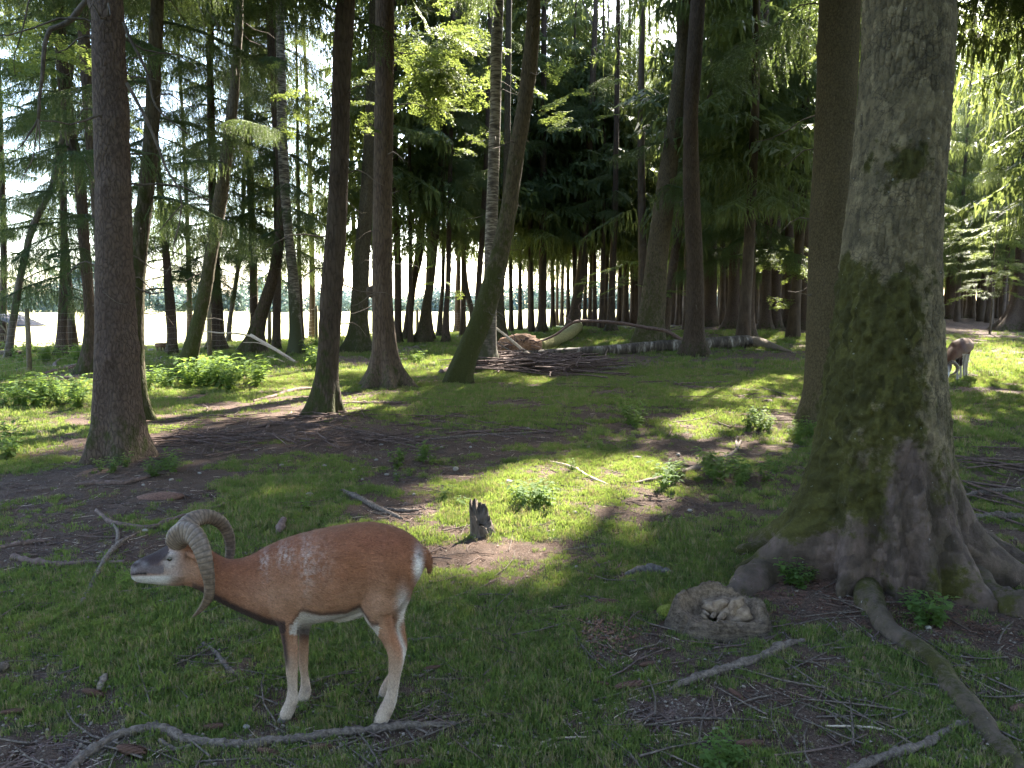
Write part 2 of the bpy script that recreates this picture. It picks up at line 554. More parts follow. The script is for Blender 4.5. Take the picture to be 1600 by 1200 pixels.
# ------------------------------------------------------------------ ground cover map (grass / soil / lit patches)
SOIL = [  # ellipses of bare litter in photo coordinates: u, v, ru, rv, strength
    (400, 682, 170, 34, 1.0), (560, 700, 170, 26, .9), (700, 690, 130, 22, .8), (470, 655, 90, 18, .9), (890, 695, 120, 20, .9), (850, 740, 150, 22, .8),
    (260, 700, 110, 30, .7), (640, 740, 160, 20, .6), (250, 780, 110, 26, .8), (90, 800, 130, 26, .8), (30, 760, 90, 30, .8), (120, 880, 130, 22, .7), (110, 850, 160, 20, .6),
    (640, 800, 60, 20, .6), (760, 1120, 150, 60, .75), (560, 1180, 120, 30, .9), (330, 1150, 200, 18, .5), (90, 1180, 120, 30, .8), (300, 940, 60, 18, .5),
    (1060, 1110, 90, 26, .9), (950, 985, 70, 38, 1.0), (1060, 790, 110, 26, .7), (1130, 690, 120, 28, .7), (980, 660, 100, 20, .7), (1100, 640, 120, 16, .6), (1560, 790, 90, 40, .8),
    (1560, 715, 70, 24, .7), (1500, 1010, 120, 40, .5), (1380, 1180, 160, 40, .5), (1540, 1130, 80, 60, .6), (1390, 890, 190, 60, .8), (840, 572, 130, 14, .8), (1180, 548, 90, 12, .8), (1000, 560, 200, 7, .6),
    (560, 560, 60, 6, .8), (1530, 525, 90, 10, .9), (120, 590, 60, 10, .5), (430, 1090, 90, 26, .5), (660, 1060, 60, 24, .5), (180, 720, 90, 24, .7), (740, 640, 120, 10, .6), (1230, 1090, 60, 20, .5), (330, 860, 80, 20, .6),
]


def grass_cov(x, y):
    x = np.asarray(x, float); y = np.asarray(y, float)
    P = np.stack([x, y, terrain(x, y)], -1)
    u, v, w = proj(P)
    g = 0.52 + 1.7 * (fbm(x * 1.1, y * 1.1, 21, 4) - 0.45)
    g = g + 1.1 * (fbm(x * 4.5, y * 4.5, 22, 4) - 0.5) + 0.55 * (fbm(x * 15, y * 15, 24, 2) - 0.5) - 0.05
    front = w > 0.5
    for (cu, cv, ru, rv, s) in SOIL:
        d = ((u - cu) / ru) ** 2 + ((v - cv) / rv) ** 2
        g = g - np.where(front, (0.52 if cv < 900 else 0.36) * s * np.exp(-d * 0.8), 0)
    g = g - 0.9 * sstep(0.0, 1.0, (y - 30) / 12) * sstep(3, 12, x)      # dark needle floor inside the dense wood
    return np.clip(g, 0, 1)


# sunlit patches of ground: the canopy has its gaps above these
LIT = [(430, 590, 75), (540, 575, 60), (640, 560, 30), (330, 605, 40), (60, 625, 60), (130, 605, 50), (20, 600, 50), (230, 620, 40), (300, 640, 40), (540, 635, 30), (1235, 597, 40), (1150, 610, 40), (1085, 620, 40),
       (1080, 680, 45), (1140, 665, 35), (950, 750, 60), (1020, 735, 45), (890, 740, 35), (800, 825, 80), (730, 850, 50), (880, 800, 70), (960, 815, 60), (1040, 810, 50), (680, 830, 30),  (1010, 870, 22),
       (1000, 985, 30), (1025, 1000, 20), (760, 1090, 26), (830, 1170, 26), (1530, 665, 40), (1570, 545, 16), (1590, 625, 25), (1510, 665, 22),
       (940, 535, 40), (860, 528, 25), (1130, 520, 30), (1240, 525, 40), (850, 600, 25), (760, 590, 20), (895, 515, 20), (480, 660, 20), (500, 620, 30), (1200, 640, 30), (1550, 522, 30), (700, 770, 20), (690, 1010, 14), (480, 690, 14), (290, 560, 16), (1280, 640, 16), (350, 770, 12), (700, 1120, 20), (1250, 780, 22), (1180, 720, 26)]
LITW = []
for (u_, v_, r_) in LIT:
    g_ = G(u_, v_)
    LITW.append((g_, r_ / F * g_[1] * 0.95))
# foliage that catches the sun: u, v, depth, radius
for (u_, v_, Y_, r_) in [(690, 90, 20, 1.3), (670, 30, 20, 1.0), (700, 140, 22, 1.0), (290, 585, 15, .4), (300, 540, 15, .5), (305, 500, 15, .5), (850, 260, 26, 1.4), (1560, 400, 22, 2.0), (1520, 350, 22, 1.5), (1230, 400, 30, 1.5),
                         (930, 330, 30, 1.5), (780, 430, 24, .8), (320, 470, 15, .4), (620, 130, 24, 1.2), (240, 120, 14, .8)]:
    LITW.append((U(u_, v_, Y_), r_))
LP = np.array([p for p, r in LITW]); LR = np.array([r for p, r in LITW]); LR2 = (LR + .28) ** 2


def shades_patch(c, pad):
    """True when foliage at c would cut the sun off from one of the lit patches"""
    q = np.asarray(c) - LP
    t = q @ S
    d = np.linalg.norm(q - t[:, None] * S, axis=1)
    return bool(np.any((t > 0.3) & (d < LR + pad)))


# ------------------------------------------------------------------ ground sheet
ang = []
a0 = 0.0
front = np.linspace(-46, 46, 450)
side = np.r_[np.linspace(46.6, 90, 26), np.linspace(94, 266, 30), np.linspace(270, 313.4, 26)]
ang = np.radians(np.r_[front, side])
rad = [0.25, 0.7, 1.2]
while rad[-1] < 45: rad.append(rad[-1] * 1.0075 + 0.004)
while rad[-1] < 2500: rad.append(rad[-1] * 1.12)
rad = np.array(rad)
AA, RR = np.meshgrid(ang, rad)
gx = RR * np.sin(AA); gy = RR * np.cos(AA)
gz = terrain(gx, gy)
gcov = grass_cov(gx.ravel(), gy.ravel()).reshape(gx.shape)
near = np.clip(1.4 - RR / 14, 0, 1)
gz = gz + near * (0.02 * (1 - gcov) * (fbm(gx * 22, gy * 22, 33, 3) - 0.5) * 1.5)
def field_mask(x, y):
    edge = 27 + np.clip((x + 14) * 1.1, 0, 60)
    return sstep(0, 3, y - edge - 3 * vnoise(x * 0.3, y * 0 + 3, 5)) * sstep(0, -1, (x - (y * 0.25 + 3)))
fld = np.maximum(field_mask(gx, gy), sstep(85, 110, RR))
gcov = np.clip(gcov, 0, 1)
na = len(ang); nr = len(rad)
Vg = np.stack([gx, gy, gz], -1).reshape(-1, 3)
i = np.arange(nr - 1)[:, None] * na; j = np.arange(na)[None]
a = i + j; b = i + (j + 1) % na
Fg = np.stack([a, b, b + na, a + na], -1).reshape(-1, 4)
c0 = len(Vg); Vg = np.vstack([Vg, [[0, 0, 0]]])
jj = np.arange(na)
Fc = np.stack([np.full(na, c0), (jj + 1) % na, jj], -1)
gm = mesh('ground', Vg, [Fg[:, ::-1], Fc], M['floor'], True, {'grass': np.r_[gcov.ravel(), 0.6], 'field': np.r_[fld.ravel(), 0.0]})
# make sure it faces up
if gm.polygons[0].normal.z < 0: gm.flip_normals()
tag(link('ground', gm), kind='structure', label='forest floor of short grass and bare needle litter')

# ------------------------------------------------------------------ foliage templates
def bough_skeleton(seed, nsec=26, nter=6):
    r = random.Random(seed)
    segs = []           # (p0, p1, level)
    def axis(x): return np.array([x, 0.03 * math.sin(x * 5 + seed), 0.06 * x - 0.42 * x * x + 0.16 * x ** 4])
    xs = np.linspace(0, 1, 9)
    main = [axis(x) for x in xs]
    for k in range(nsec):
        x = 0.10 + 0.88 * (k + r.random() * 0.6) / nsec
        for sgn in (-1, 1):
            if r.random() < 0.10: continue
            L = (0.40 * (1 - x) ** 0.7 + 0.07) * r.uniform(0.7, 1.15)
            an = math.radians(r.uniform(42, 66)) * sgn
            p = axis(x); d = np.array([math.cos(an), math.sin(an), -0.10])
            pts = [p + d * L * t + np.array([0, 0, -0.35 * L * t * t]) for t in (0, .33, .66, 1)]
            segs.append((pts, 2))
            for q in range(nter):
                t = (q + 0.6 + r.random() * 0.4) / (nter + 0.4)
                b = p + d * L * t + np.array([0, 0, -0.35 * L * t * t])
                l3 = r.uniform(0.07, 0.23) * (1.2 - 0.5 * t)
                dd = np.array([r.uniform(-.25, .35), r.uniform(-.25, .25) + sgn * .15, -1.0 + r.uniform(0, .35)])
                dd /= np.linalg.norm(dd)
                segs.append(([b, b + dd * l3], 3))
    return main, segs


def bough_mesh(seed, needle=0.0115, width=0.0052, step=0.0085):
    r = np.random.default_rng(seed)
    main, segs = bough_skeleton(seed)
    mb = MB()
    V, Fq = tube(main, np.linspace(0.012, 0.002, len(main)), 5)
    mb.add(V, Fq)
    for pts, lv in segs:
        pts = np.array(pts)
        if lv == 2:
            V, Fq = tube(pts, np.linspace(0.003, 0.001, len(pts)), 3, cap=False); mb.add(V, Fq)
        L = np.linalg.norm(np.diff(pts, axis=0), axis=1).sum()
        n = max(3, int(L / step))
        t = np.linspace(0.04, 1, n)
        cum = np.linspace(0, 1, len(pts))
        P = np.stack([np.interp(t, cum, pts[:, k]) for k in range(3)], -1)
        D = pts[-1] - pts[0]; D /= np.linalg.norm(D)
        for s in range(2):
            side = r.normal(size=(n, 3)); side -= (side @ D)[:, None] * D
            side /= np.linalg.norm(side, axis=1)[:, None]
            tip = P + (side * 0.8 + D * 0.75) * needle * r.uniform(0.8, 1.3, n)[:, None]
            w = np.cross(side, D) * width * 0.5
            A = np.stack([P - w, P + w, tip], 1).reshape(-1, 3)
            mb.add(A, np.arange(len(A)).reshape(-1, 3))
    return mb.mesh('spruce_bough', M['needle'], False)


BOUGHS = [bough_mesh(s) for s in (1, 2, 3, 4, 5)]


def coarse_bough(seed, nsec=11, nter=2, wid=0.035):
    """light template (V, T) of a bough for crowns above the frame and far away"""
    r = random.Random(seed)
    main, segs = bough_skeleton(seed, nsec, nter)
    V = []; T = []
    for pts, lv in segs:
        p0 = np.array(pts[0]); p1 = np.array(pts[-1])
        d = p1 - p0; L = np.linalg.norm(d)
        w = np.cross(d, [r.uniform(-.5, .5), r.uniform(-.5, .5), 1.0 if lv == 2 else 0.3]); w /= np.linalg.norm(w) + 1e-9
        n = 2
        for k in range(n):
            a = p0 + d * k / n; b = p0 + d * (k + 1.25) / n
            ww = wid * (1.1 if lv == 2 else 0.8) * r.uniform(.7, 1.3)
            off = w * ww * r.uniform(-.3, .3)
            i0 = len(V)
            V += [a + off - w * ww * 0.5, a + off + w * ww * 0.5 + d * 0.1, b + off * 0.5]
            T.append((i0, i0 + 1, i0 + 2))
    return np.array(V), np.array(T)


CB = [coarse_bough(s, 15, 3, 0.022) for s in range(20, 26)]
CBH = [coarse_bough(s, 19, 4, 0.013) for s in range(80, 86)]
CBW = [coarse_bough(s, 10, 2, 0.06) for s in range(60, 66)]
CBF = [coarse_bough(s, 8, 1, 0.06) for s in range(30, 34)]


def bough_shades(x, y, z, az, L):
    f_ = np.array([.3, .6, .9])
    q = np.stack([x + math.cos(az) * L * f_, y + math.sin(az) * L * f_, z - .25 * L * f_ * f_], -1)[:, None, :] - LP[None]
    t = q @ S
    d2 = (q * q).sum(-1) - t * t
    return bool(np.any((t > .3) & (d2 < LR2[None] + 0)))


def rotmat(az, tilt, roll=0):
    ca, sa = math.cos(az), math.sin(az); ct, st = math.cos(tilt), math.sin(tilt)
    Rz = np.array([[ca, -sa, 0], [sa, ca, 0], [0, 0, 1]])
    Ry = np.array([[ct, 0, st], [0, 1, 0], [-st, 0, ct]])
    return Rz @ Ry


def leaf_spray(seed, n=320, size=0.055, length=1.0, mat='leaf'):
    r = random.Random(seed); mb = MB()
    def ax(t): return np.array([t * length, 0.05 * math.sin(t * 4 + seed), 0.05 * t - 0.15 * t * t])
    V, Fq = tube([ax(t) for t in np.linspace(0, 1, 7)], np.linspace(0.010, 0.002, 7), 4); mb.add(V, Fq)
    LV = []; LT = []
    tips = []
    for k in range(16):
        t = 0.12 + 0.86 * k / 16; sgn = -1 if k % 2 else 1
        L = 0.45 * (1.1 - t) * r.uniform(.7, 1.2)
        an = sgn * math.radians(r.uniform(35, 60))
        p = ax(t); q = p + np.array([math.cos(an) * L, math.sin(an) * L, r.uniform(-.10, .04)])
        V, Fq = tube([p, (p + q) / 2 + [0, 0, .01], q], [0.003, 0.002, 0.001], 3, cap=False); mb.add(V, Fq)
        tips.append((p, q))
    for k in range(n):
        p, q = tips[r.randrange(len(tips))]
        t = r.random() ** 0.7
        c = p + (q - p) * t + np.array([r.uniform(-.035, .035), r.uniform(-.035, .035), r.uniform(-.03, .02)])
        az = r.uniform(0, 6.28); s = size * r.uniform(.6, 1.2)
        d = np.array([math.cos(az), math.sin(az), r.uniform(-.5, .15)]); d /= np.linalg.norm(d)
        w = np.cross(d, [r.uniform(-.4, .4), r.uniform(-.4, .4), 1]); w /= np.linalg.norm(w)
        i0 = len(LV)
        nrm = np.cross(w, d)
        LV += [c, c + d * s * .5 + w * s * .32 + nrm * s * .06, c + d * s, c + d * s * .5 - w * s * .32 + nrm * s * .06]
        LT += [(i0, i0 + 1, i0 + 2), (i0, i0 + 2, i0 + 3)]
    mb.add(np.array(LV), np.array(LT))
    return mb.mesh('leafy_branch', M[mat], False)


SPRAYS = [leaf_spray(s) for s in (1, 2, 3)]

# ------------------------------------------------------------------ trunks
def trunk_centres(pts, top, lean_y=0.0):
    """photo points (u, v, w) from the base up -> world centre line with radii"""
    base = G(pts[0][0], pts[0][1]); Y = base[1]
    C = []
    for (u_, v_, w_) in pts:
        p = U(u_, v_, Y); rr = w_ / 2 * px2m(Y) * math.cos(math.atan((u_ - 800) / F))
        C.append([p[0], p[1], p[2], rr])
    C = np.array(C)
    C[0, 2] = base[2]
    C[:, 1] += lean_y * (C[:, 2] - C[0, 2])
    d = C[-1, :3] - C[-2, :3]; d = d / np.linalg.norm(d)
    d = d * np.array([.6, .6, 1]); d /= np.linalg.norm(d)
    z = C[-1, 2]; r0 = C[-1, 3]; ext = []
    zt = base[2] + top
    while z < zt:
        z += 1.2
        f = max(0.0, (zt - z) / (zt - C[-1, 2] + 1e-6))
        p = (ext[-1] if ext else C[-1])[:3] + d / d[2] * 1.2
        ext.append(np.r_[p, max(0.02, r0 * f)])
        d = d * np.array([.85, .85, 1])
    if ext: C = np.vstack([C, ext])
    return base, C


def build_trunk(base, C, mat, seed, vistop=12, segs=None, dz=None, flare=0.35, moss=0.0, mosstop=2.0, rough=0.05, knots=14):
    """rings of a trunk; local coordinates about base"""
    dep = base[1]
    pxr = C[0, 3] / px2m(dep) * 0.64
    segs = segs or int(np.clip(pxr * 2.2, 12, 72))
    dz = dz or float(np.clip(dep * 0.0045, 0.03, 0.3))
    zl = np.arange(0, vistop, dz)
    zl = np.r_[[-0.25, -0.1], zl, np.arange(vistop, C[-1, 2] - base[2], 0.8), C[-1, 2] - base[2]]
    cz = C[:, 2] - base[2]
    zc = np.clip(zl, 0, None)
    # smooth interpolation of centre and radius
    def ip(k):
        y = np.interp(zc, cz, C[:, k])
        n = max(1, int(0.35 / dz)); ker = np.ones(2 * n + 1) / (2 * n + 1)
        yp = np.r_[np.full(n, y[0]), y, np.full(n, y[-1])]
        return np.convolve(yp, ker, 'valid')
    cx = ip(0) - base[0]; cy = ip(1) - base[1]; rr = ip(3)
    th = np.arange(segs) * 2 * math.pi / segs
    TH, Z = np.meshgrid(th, zl)
    rb = rr[:, None] * np.ones_like(TH)
    rs = random.Random(seed)
    nl = rs.choice((4, 5, 6)); ph = rs.uniform(0, 6.28)
    lob = 0.5 + 0.5 * np.cos(nl * TH + ph + 0.6 * np.sin(TH * 2 + seed))
    zf = max(0.16, rr[2] * 1.3)
    fl = np.exp(-np.clip(Z, 0, None) / zf)
    rb = rb * (1 + flare * fl * (0.3 + 1.5 * lob ** 1.5) + 0.05 * lob * np.exp(-np.clip(Z, 0, None) / (zf * 4)))
    arc = TH / (2 * math.pi)
    cyc = max(3, int(2 * math.pi * rr[3] / 0.10))
    def pn(sx, sz, sd):   # noise periodic round the trunk
        k = max(2, int(sx)); x = arc * k
        a = vnoise(np.mod(x, k), Z * sz, sd); b_ = vnoise(np.mod(x, k) - k, Z * sz, sd)
        t = np.mod(x, k) / k
        return a * (1 - t) + b_ * t - 0.5
    rb = rb * (1 + rough * 2.0 * pn(3, 1.1, seed) + rough * 1.1 * pn(cyc, 6, seed + 1) + rough * 0.9 * pn(cyc * 2, 9, seed + 2))
    for k in range(knots):
        kz = rs.uniform(0.8, vistop); kt = rs.uniform(0, 6.28); kr = rs.uniform(.04, .09)
        dd = np.hypot((np.angle(np.exp(1j * (TH - kt)))) * rb, Z - kz)
        rb = rb + rs.choice((.018, .026, -.014)) * np.exp(-(dd / kr) ** 2)
    V = np.stack([cx[:, None] + rb * np.cos(TH), cy[:, None] + rb * np.sin(TH), Z * np.ones_like(TH)], -1)
    mo = np.clip(moss * (1.1 - Z / mosstop) + 0.25 * moss, 0, 1) + 0.25 * moss * np.sin(TH - 2.6)
    mo = np.where(Z < 0.45, np.maximum(mo, 0.62 - 0.25 * Z), mo)
    n = len(zl)
    i = np.arange(n - 1)[:, None] * segs; j = np.arange(segs)[None]
    a = i + j; b_ = i + (j + 1) % segs
    Fq = np.stack([a, b_, b_ + segs, a + segs], -1).reshape(-1, 4)
    return mesh('trunk', V.reshape(-1, 3), Fq, mat, True, {'moss': mo.ravel()})


def frame_top(Y): return CAMZ + 0.385 * Y


def add_crown(root, base, C, z0, zmid, ztop, length, seed, dens=4.2, gaps=True, density_hi=None):
    """high detail boughs between z0 and zmid, one coarse crown mesh above"""
    r = random.Random(seed)
    cz = C[:, 2]
    z = z0; az = r.uniform(0, 6.28); nb = 0
    step = 1.0 / (density_hi or dens)
    while z < zmid:
        az += 2.4 + r.uniform(-.5, .5)
        x = np.interp(z + base[2], cz, C[:, 0]); y = np.interp(z + base[2], cz, C[:, 1])
        L = length * r.uniform(.65, 1.1)
        cpos = np.array([x + math.cos(az) * L * .6, y + math.sin(az) * L * .6, z + base[2] - 0.12 * L])
        if not (gaps and bough_shades(x, y, z + base[2], az, L)):
            u_, v_, w_ = proj(cpos)
            o = bpy.data.objects.new('bough', BOUGHS[r.randrange(5)])
            COL.objects.link(o); o.parent = root
            o.location = (x - base[0], y - base[1], z)
            o.rotation_euler = (r.uniform(-.15, .15), r.uniform(-.15, .25), az)
            s = L; o.scale = (s, s * r.uniform(.85, 1.15), s * r.uniform(.9, 1.3))
            nb += 1
        z += step * r.uniform(.6, 1.4)
    mb = MB()
    z = zmid
    while z < ztop:
        f = (ztop - z) / (ztop - zmid + 1e-6)
        for k in range(4):
            az += 2.4 + r.uniform(-.5, .5)
            x = np.interp(z + base[2], cz, C[:, 0]); y = np.interp(z + base[2], cz, C[:, 1])
            L = (length * 1.25 * (0.25 + 0.9 * min(1, f * 1.5))) * r.uniform(.75, 1.1)
            cpos = np.array([x + math.cos(az) * L * .6, y + math.sin(az) * L * .6, z + base[2] - 0.12 * L])
            if gaps and bough_shades(x, y, z + base[2], az, L): continue
            if base[1] < 21 and z < zmid + 4.5:
                o = bpy.data.objects.new('bough', BOUGHS[r.randrange(5)]); COL.objects.link(o); o.parent = root
                o.location = (x - base[0], y - base[1], z); o.rotation_euler = (r.uniform(-.15, .15), r.uniform(-.1, .2), az); o.scale = (L, L * r.uniform(.85, 1.15), L)
                continue
            V, T = (CB if z < zmid + 1.5 else CBW)[r.randrange(6)]
            Mx = rotmat(az, r.uniform(-.1, .25))
            mb.add((V * L * np.array([1, 1, 1.2])) @ Mx.T + np.array([x - base[0], y - base[1], z]), T)
        z += 0.55 * r.uniform(.7, 1.3)
    if mb.n:
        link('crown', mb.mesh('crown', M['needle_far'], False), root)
    return nb


TREES = []


def tree(pts, label, bark='spruce_bark', top=22, z0=None, length=2.4, dens=None, moss=0.0, mosstop=2.5, lean=0.0, seed=None, cat='tree', name='spruce_tree', group=None, flare=0.35, coarse=True, **kw):
    seed = seed or (len(TREES) * 7 + 3)
    base, C = trunk_centres(pts, top, lean)
    root = empty(name, base, label, cat, group)
    vt = frame_top(base[1]) - base[2] + 0.6
    link('trunk', build_trunk(base, C, M[bark], seed, vistop=min(vt, top - 1), moss=moss, mosstop=mosstop, flare=flare, **kw), root)
    if z0 is not None:
        add_crown(root, base, C, z0, min(vt, top - 2), top if coarse else min(vt, top - 2), length, seed, dens or 3.0)
    elif coarse:
        add_crown(root, base, C, vt + (3.0 if base[1] < 14 else 1.4), vt + (3.0 if base[1] < 14 else 1.4), top, length, seed, 3)
    TREES.append((root, base, C))
    return root, base, C


def twig_branch(root, base, uvs, Y, r0, r1, name='branch', mat='branch_bark', n=22, segs=6):
    P = np.array([U(u_, v_, Y + dy) for (u_, v_, dy) in [(q + (0,))[:3] for q in uvs]])
    P = resample(P, n)
    V, Fq = tube(P - base, np.linspace(r0, r1, n), segs, 0.12, 3)
    return link(name, mesh(name, V, Fq, M[mat], True, {'moss': np.zeros(len(V))}), root)


# --- the named trees, base first; (u, v, width) in photo pixels
tA = tree([(187, 716, 84), (184, 695, 76), (182, 600, 71), (181, 500, 66), (179, 400, 60), (177, 300, 58), (175, 200, 56), (170, 100, 53), (168, 0, 50)],
          'thick grey spruce trunk at the left with bare bark and a resin streak', top=20, moss=.15, mosstop=.9, length=2.6)
tB = tree([(216, 655, 44), (210, 600, 36), (209, 540, 33), (212, 450, 29), (222, 350, 26), (231, 280, 25), (237, 200, 23), (241, 100, 22), (246, 0, 20)],
          'mossy leaning trunk just behind the thick grey trunk at the left', 'mossy_bark', moss=.7, mosstop=5, z0=2.9, length=1.9, dens=2.8)
tC = tree([(97, 557, 26), (97, 545, 19), (98, 490, 15), (99, 420, 11), (100, 350, 10), (100, 290, 11), (98, 200, 10), (97, 100, 9), (96, 0, 8)],
          'slim spruce with flared foot standing against the bright field, left of the thick grey trunk', z0=1.9, length=2.2, dens=5.0, moss=.2)
tD = tree([(137, 583, 34), (139, 560, 24), (141, 500, 17), (136, 430, 18), (130, 360, 18), (127, 300, 18), (118, 250, 20), (108, 200, 20), (101, 150, 20), (96, 90, 20), (90, 0, 18)],
          'crooked trunk half hidden by the left side of the thick grey trunk', 'brown_bark', moss=.45, z0=2.1, length=1.9, dens=3.8)
tE = tree([(176, 588, 22), (166, 500, 20), (150, 300, 19), (138, 170, 18), (131, 60, 19), (129, 0, 19)],
          'dark upright trunk showing only above, left of the thick grey trunk', 'brown_bark', moss=.1, z0=5.0, length=1.6, dens=1.0)
tF = tree([(4, 548, 15), (5, 480, 12), (6, 400, 11), (4, 300, 11), (-4, 100, 10), (-8, 0, 9)], 'trunk at the far left edge beside the wooden shelter', moss=.2, z0=2.6, length=2.1, dens=3.6)
tG = tree([(12, 560, 14), (30, 440, 12), (50, 355, 12), (65, 325, 12), (80, 300, 11), (100, 200, 9), (112, 100, 8)], 'thin pale trunk leaning right behind drooping boughs, far left', 'branch_bark', top=11, z0=3.0, length=1.3, dens=1.0, name='leaning_tree')
tH = tree([(284, 594, 42), (290, 580, 30), (300, 540, 26), (310, 500, 23), (318, 470, 22), (326, 420, 20), (336, 360, 23), (345, 310, 22), (355, 240, 20), (362, 180, 18), (368, 120, 15), (372, 60, 13), (375, 0, 11)],
          'leaning mossy trunk with its right side in bright sun beside the green herb patch', 'mossy_bark', moss=.7, mosstop=4, z0=2.9, length=1.9, dens=2.8)
tI = tree([(267, 553, 19), (270, 530, 16), (267, 490, 18), (263, 440, 14), (258, 380, 12), (252, 310, 11), (245, 250, 10), (240, 150, 9), (238, 0, 8)],
          'wavy trunk against the field, between the thick grey and the sunlit leaning trunk', z0=2.1, length=2.1, dens=5.2, moss=.2)
tJ = tree([(339, 546, 36), (338, 525, 26), (338, 490, 22), (337, 430, 15), (333, 350, 13), (330, 200, 12), (328, 100, 11), (330, 0, 10)],
          'dark spruce with drooping boughs right behind the sunlit leaning trunk', z0=2.2, length=2.3, dens=5.0, moss=.2)
tK = tree([(392, 551, 40), (396, 538, 27), (405, 500, 22), (418, 460, 20), (428, 430, 19), (436, 380, 15), (440, 330, 14), (438, 260, 12), (432, 200, 12), (425, 100, 12), (420, 0, 10)],
          'trunk curving up to the right behind the fallen pale pole', 'brown_bark', moss=.5, z0=3.2, length=2.0, dens=3.4)
tK2 = tree([(432, 546, 15), (432, 520, 14), (434, 400, 12), (432, 300, 9), (428, 100, 8), (427, 0, 8)], 'straight grey trunk behind the bright fence wires, left of the birch', z0=5.0, length=1.8, dens=1.8)
tL = tree([(464, 553, 24), (462, 530, 19), (460, 480, 18), (457, 420, 16), (451, 370, 14), (447, 320, 15), (443, 260, 16), (441, 200, 16), (439, 100, 14), (437, 0, 13)],
          'birch with mossy foot and white banded upper stem left of centre', 'birch_bark', moss=.6, mosstop=2.8, coarse=False, top=16, name='birch_tree')
tL2 = tree([(357, 536, 9), (359, 500, 8), (372, 420, 7), (380, 330, 6), (383, 200, 6), (384, 0, 5)], 'thin pale stem between the dark spruce and the curving trunk at the left', 'branch_bark', z0=4.5, length=1.4, dens=2.0)
tL3 = tree([(398, 542, 13), (396, 480, 12), (395, 400, 11), (392, 330, 9), (388, 250, 8), (385, 100, 8), (384, 0, 7)], 'upright spruce crossed by the trunk that curves to the right', z0=2.9, length=2.0, dens=3.4)
tM = tree([(505, 648, 52), (507, 632, 42), (510, 610, 36), (512, 555, 33), (518, 467, 35), (526, 350, 31), (531, 233, 28), (533, 117, 28), (537, 58, 28), (540, 0, 28)],
          'nearest upright trunk left of centre with mossy foot and silvery bark above', 'brown_bark', moss=.55, mosstop=1.6, length=2.0)
tN = tree([(560, 550, 44), (560, 533, 33), (561, 502, 27), (565, 409, 24), (574, 292, 20), (580, 175, 18), (584, 60, 16), (586, 0, 16)],
          'trunk with broad flared roots between the two dark trunks left of centre', 'mossy_bark', moss=.55, mosstop=3.5, z0=5.0, length=2.0, dens=1.0)
tO = tree([(606, 604, 62), (603, 588, 48), (602, 565, 38), (598, 496, 34), (597, 409, 31), (598, 292, 29), (600, 175, 29), (601, 58, 28), (601, 0, 28)],
          'tall dark trunk with spreading roots and a round burl left of the leaning mossy trunk', 'brown_bark', moss=.3, mosstop=1.6, length=2.1, flare=.5)
tP = tree([(622, 537, 13), (622, 500, 11), (622, 420, 11), (618, 300, 9), (616, 150, 8), (615, 0, 8)], 'slim trunk showing just right of the tall dark burl trunk', z0=6.0, length=1.9, dens=1.6)
tQ = tree([(636, 530, 16), (641, 475, 12), (646, 437, 12), (654, 405, 13), (656, 375, 12), (660, 345, 11), (664, 315, 9), (668, 250, 8), (672, 150, 8), (676, 0, 7)],
          'leaning trunk striped by fence wires, with the bright sky to its left', 'brown_bark', z0=4.8, length=2.0, dens=3.4, moss=.1)
tR = tree([(658, 536, 28), (662, 512, 16), (665, 485, 14), (671, 450, 13), (676, 412, 12), (679, 375, 12), (683, 337, 12), (687, 305, 12), (691, 260, 12), (695, 200, 11), (701, 137, 10), (706, 90, 9), (711, 0, 9)],
          'long slender trunk leaning gently right in the middle of the wood edge', 'mossy_bark', moss=.4, z0=5.6, length=2.0, dens=2.8)
tS = tree([(672, 531, 16), (670, 500, 10), (669, 450, 9), (672, 375, 9), (675, 200, 8), (677, 0, 7)], 'slim trunk standing close behind the long slender leaning trunk', z0=5.0, length=1.8, dens=2.2)
tT1 = tree([(697, 536, 14), (697, 487, 9), (700, 450, 8), (701, 400, 8), (702, 325, 7), (705, 200, 6), (708, 0, 5)], 'thin dark trunk with leafy side shoots left of the leaning mossy trunk', z0=4.6, length=1.9, dens=3.6)
tT2 = tree([(686, 527, 10), (688, 487, 7), (692, 450, 6), (693, 400, 6), (693, 200, 5), (693, 0, 5)], 'thinner bent stem just left of the thin dark trunk', 'branch_bark', z0=4.6, length=1.9, dens=3.2)
tT3 = tree([(715, 519, 11), (715, 475, 9), (716, 425, 7), (718, 300, 6), (720, 100, 6), (720, 0, 5)], 'straight thin trunk on the field edge beside a fence post, left of the mossy lean', z0=5.0, length=2.1, dens=3.4)
tT4 = tree([(743, 524, 11), (737, 482, 9), (731, 465, 9), (726, 437, 9), (724, 400, 8), (722, 350, 7), (720, 250, 6), (720, 0, 5)], 'grey trunk bowing out to the left behind the leaning mossy trunk', 'branch_bark', z0=5.0, length=1.8, dens=2.0)
tT5 = tree([(744, 532, 12), (747, 460, 9), (750, 412, 9), (753, 375, 8), (760, 250, 8), (765, 100, 7), (766, 0, 7)], 'dark trunk crossing behind the middle of the leaning mossy trunk', z0=4.6, length=2.0, dens=2.4)
tU = tree([(757, 577, 40), (759, 560, 31), (762, 537, 25), (764, 500, 22), (767, 400, 20), (770, 292, 18), (774, 175, 17), (776, 58, 17), (779, 0, 16)],
          'birch with banded bark standing right behind the leaning mossy trunk', 'birch_bark', moss=.35, mosstop=3, top=17, coarse=False, name='birch_tree')
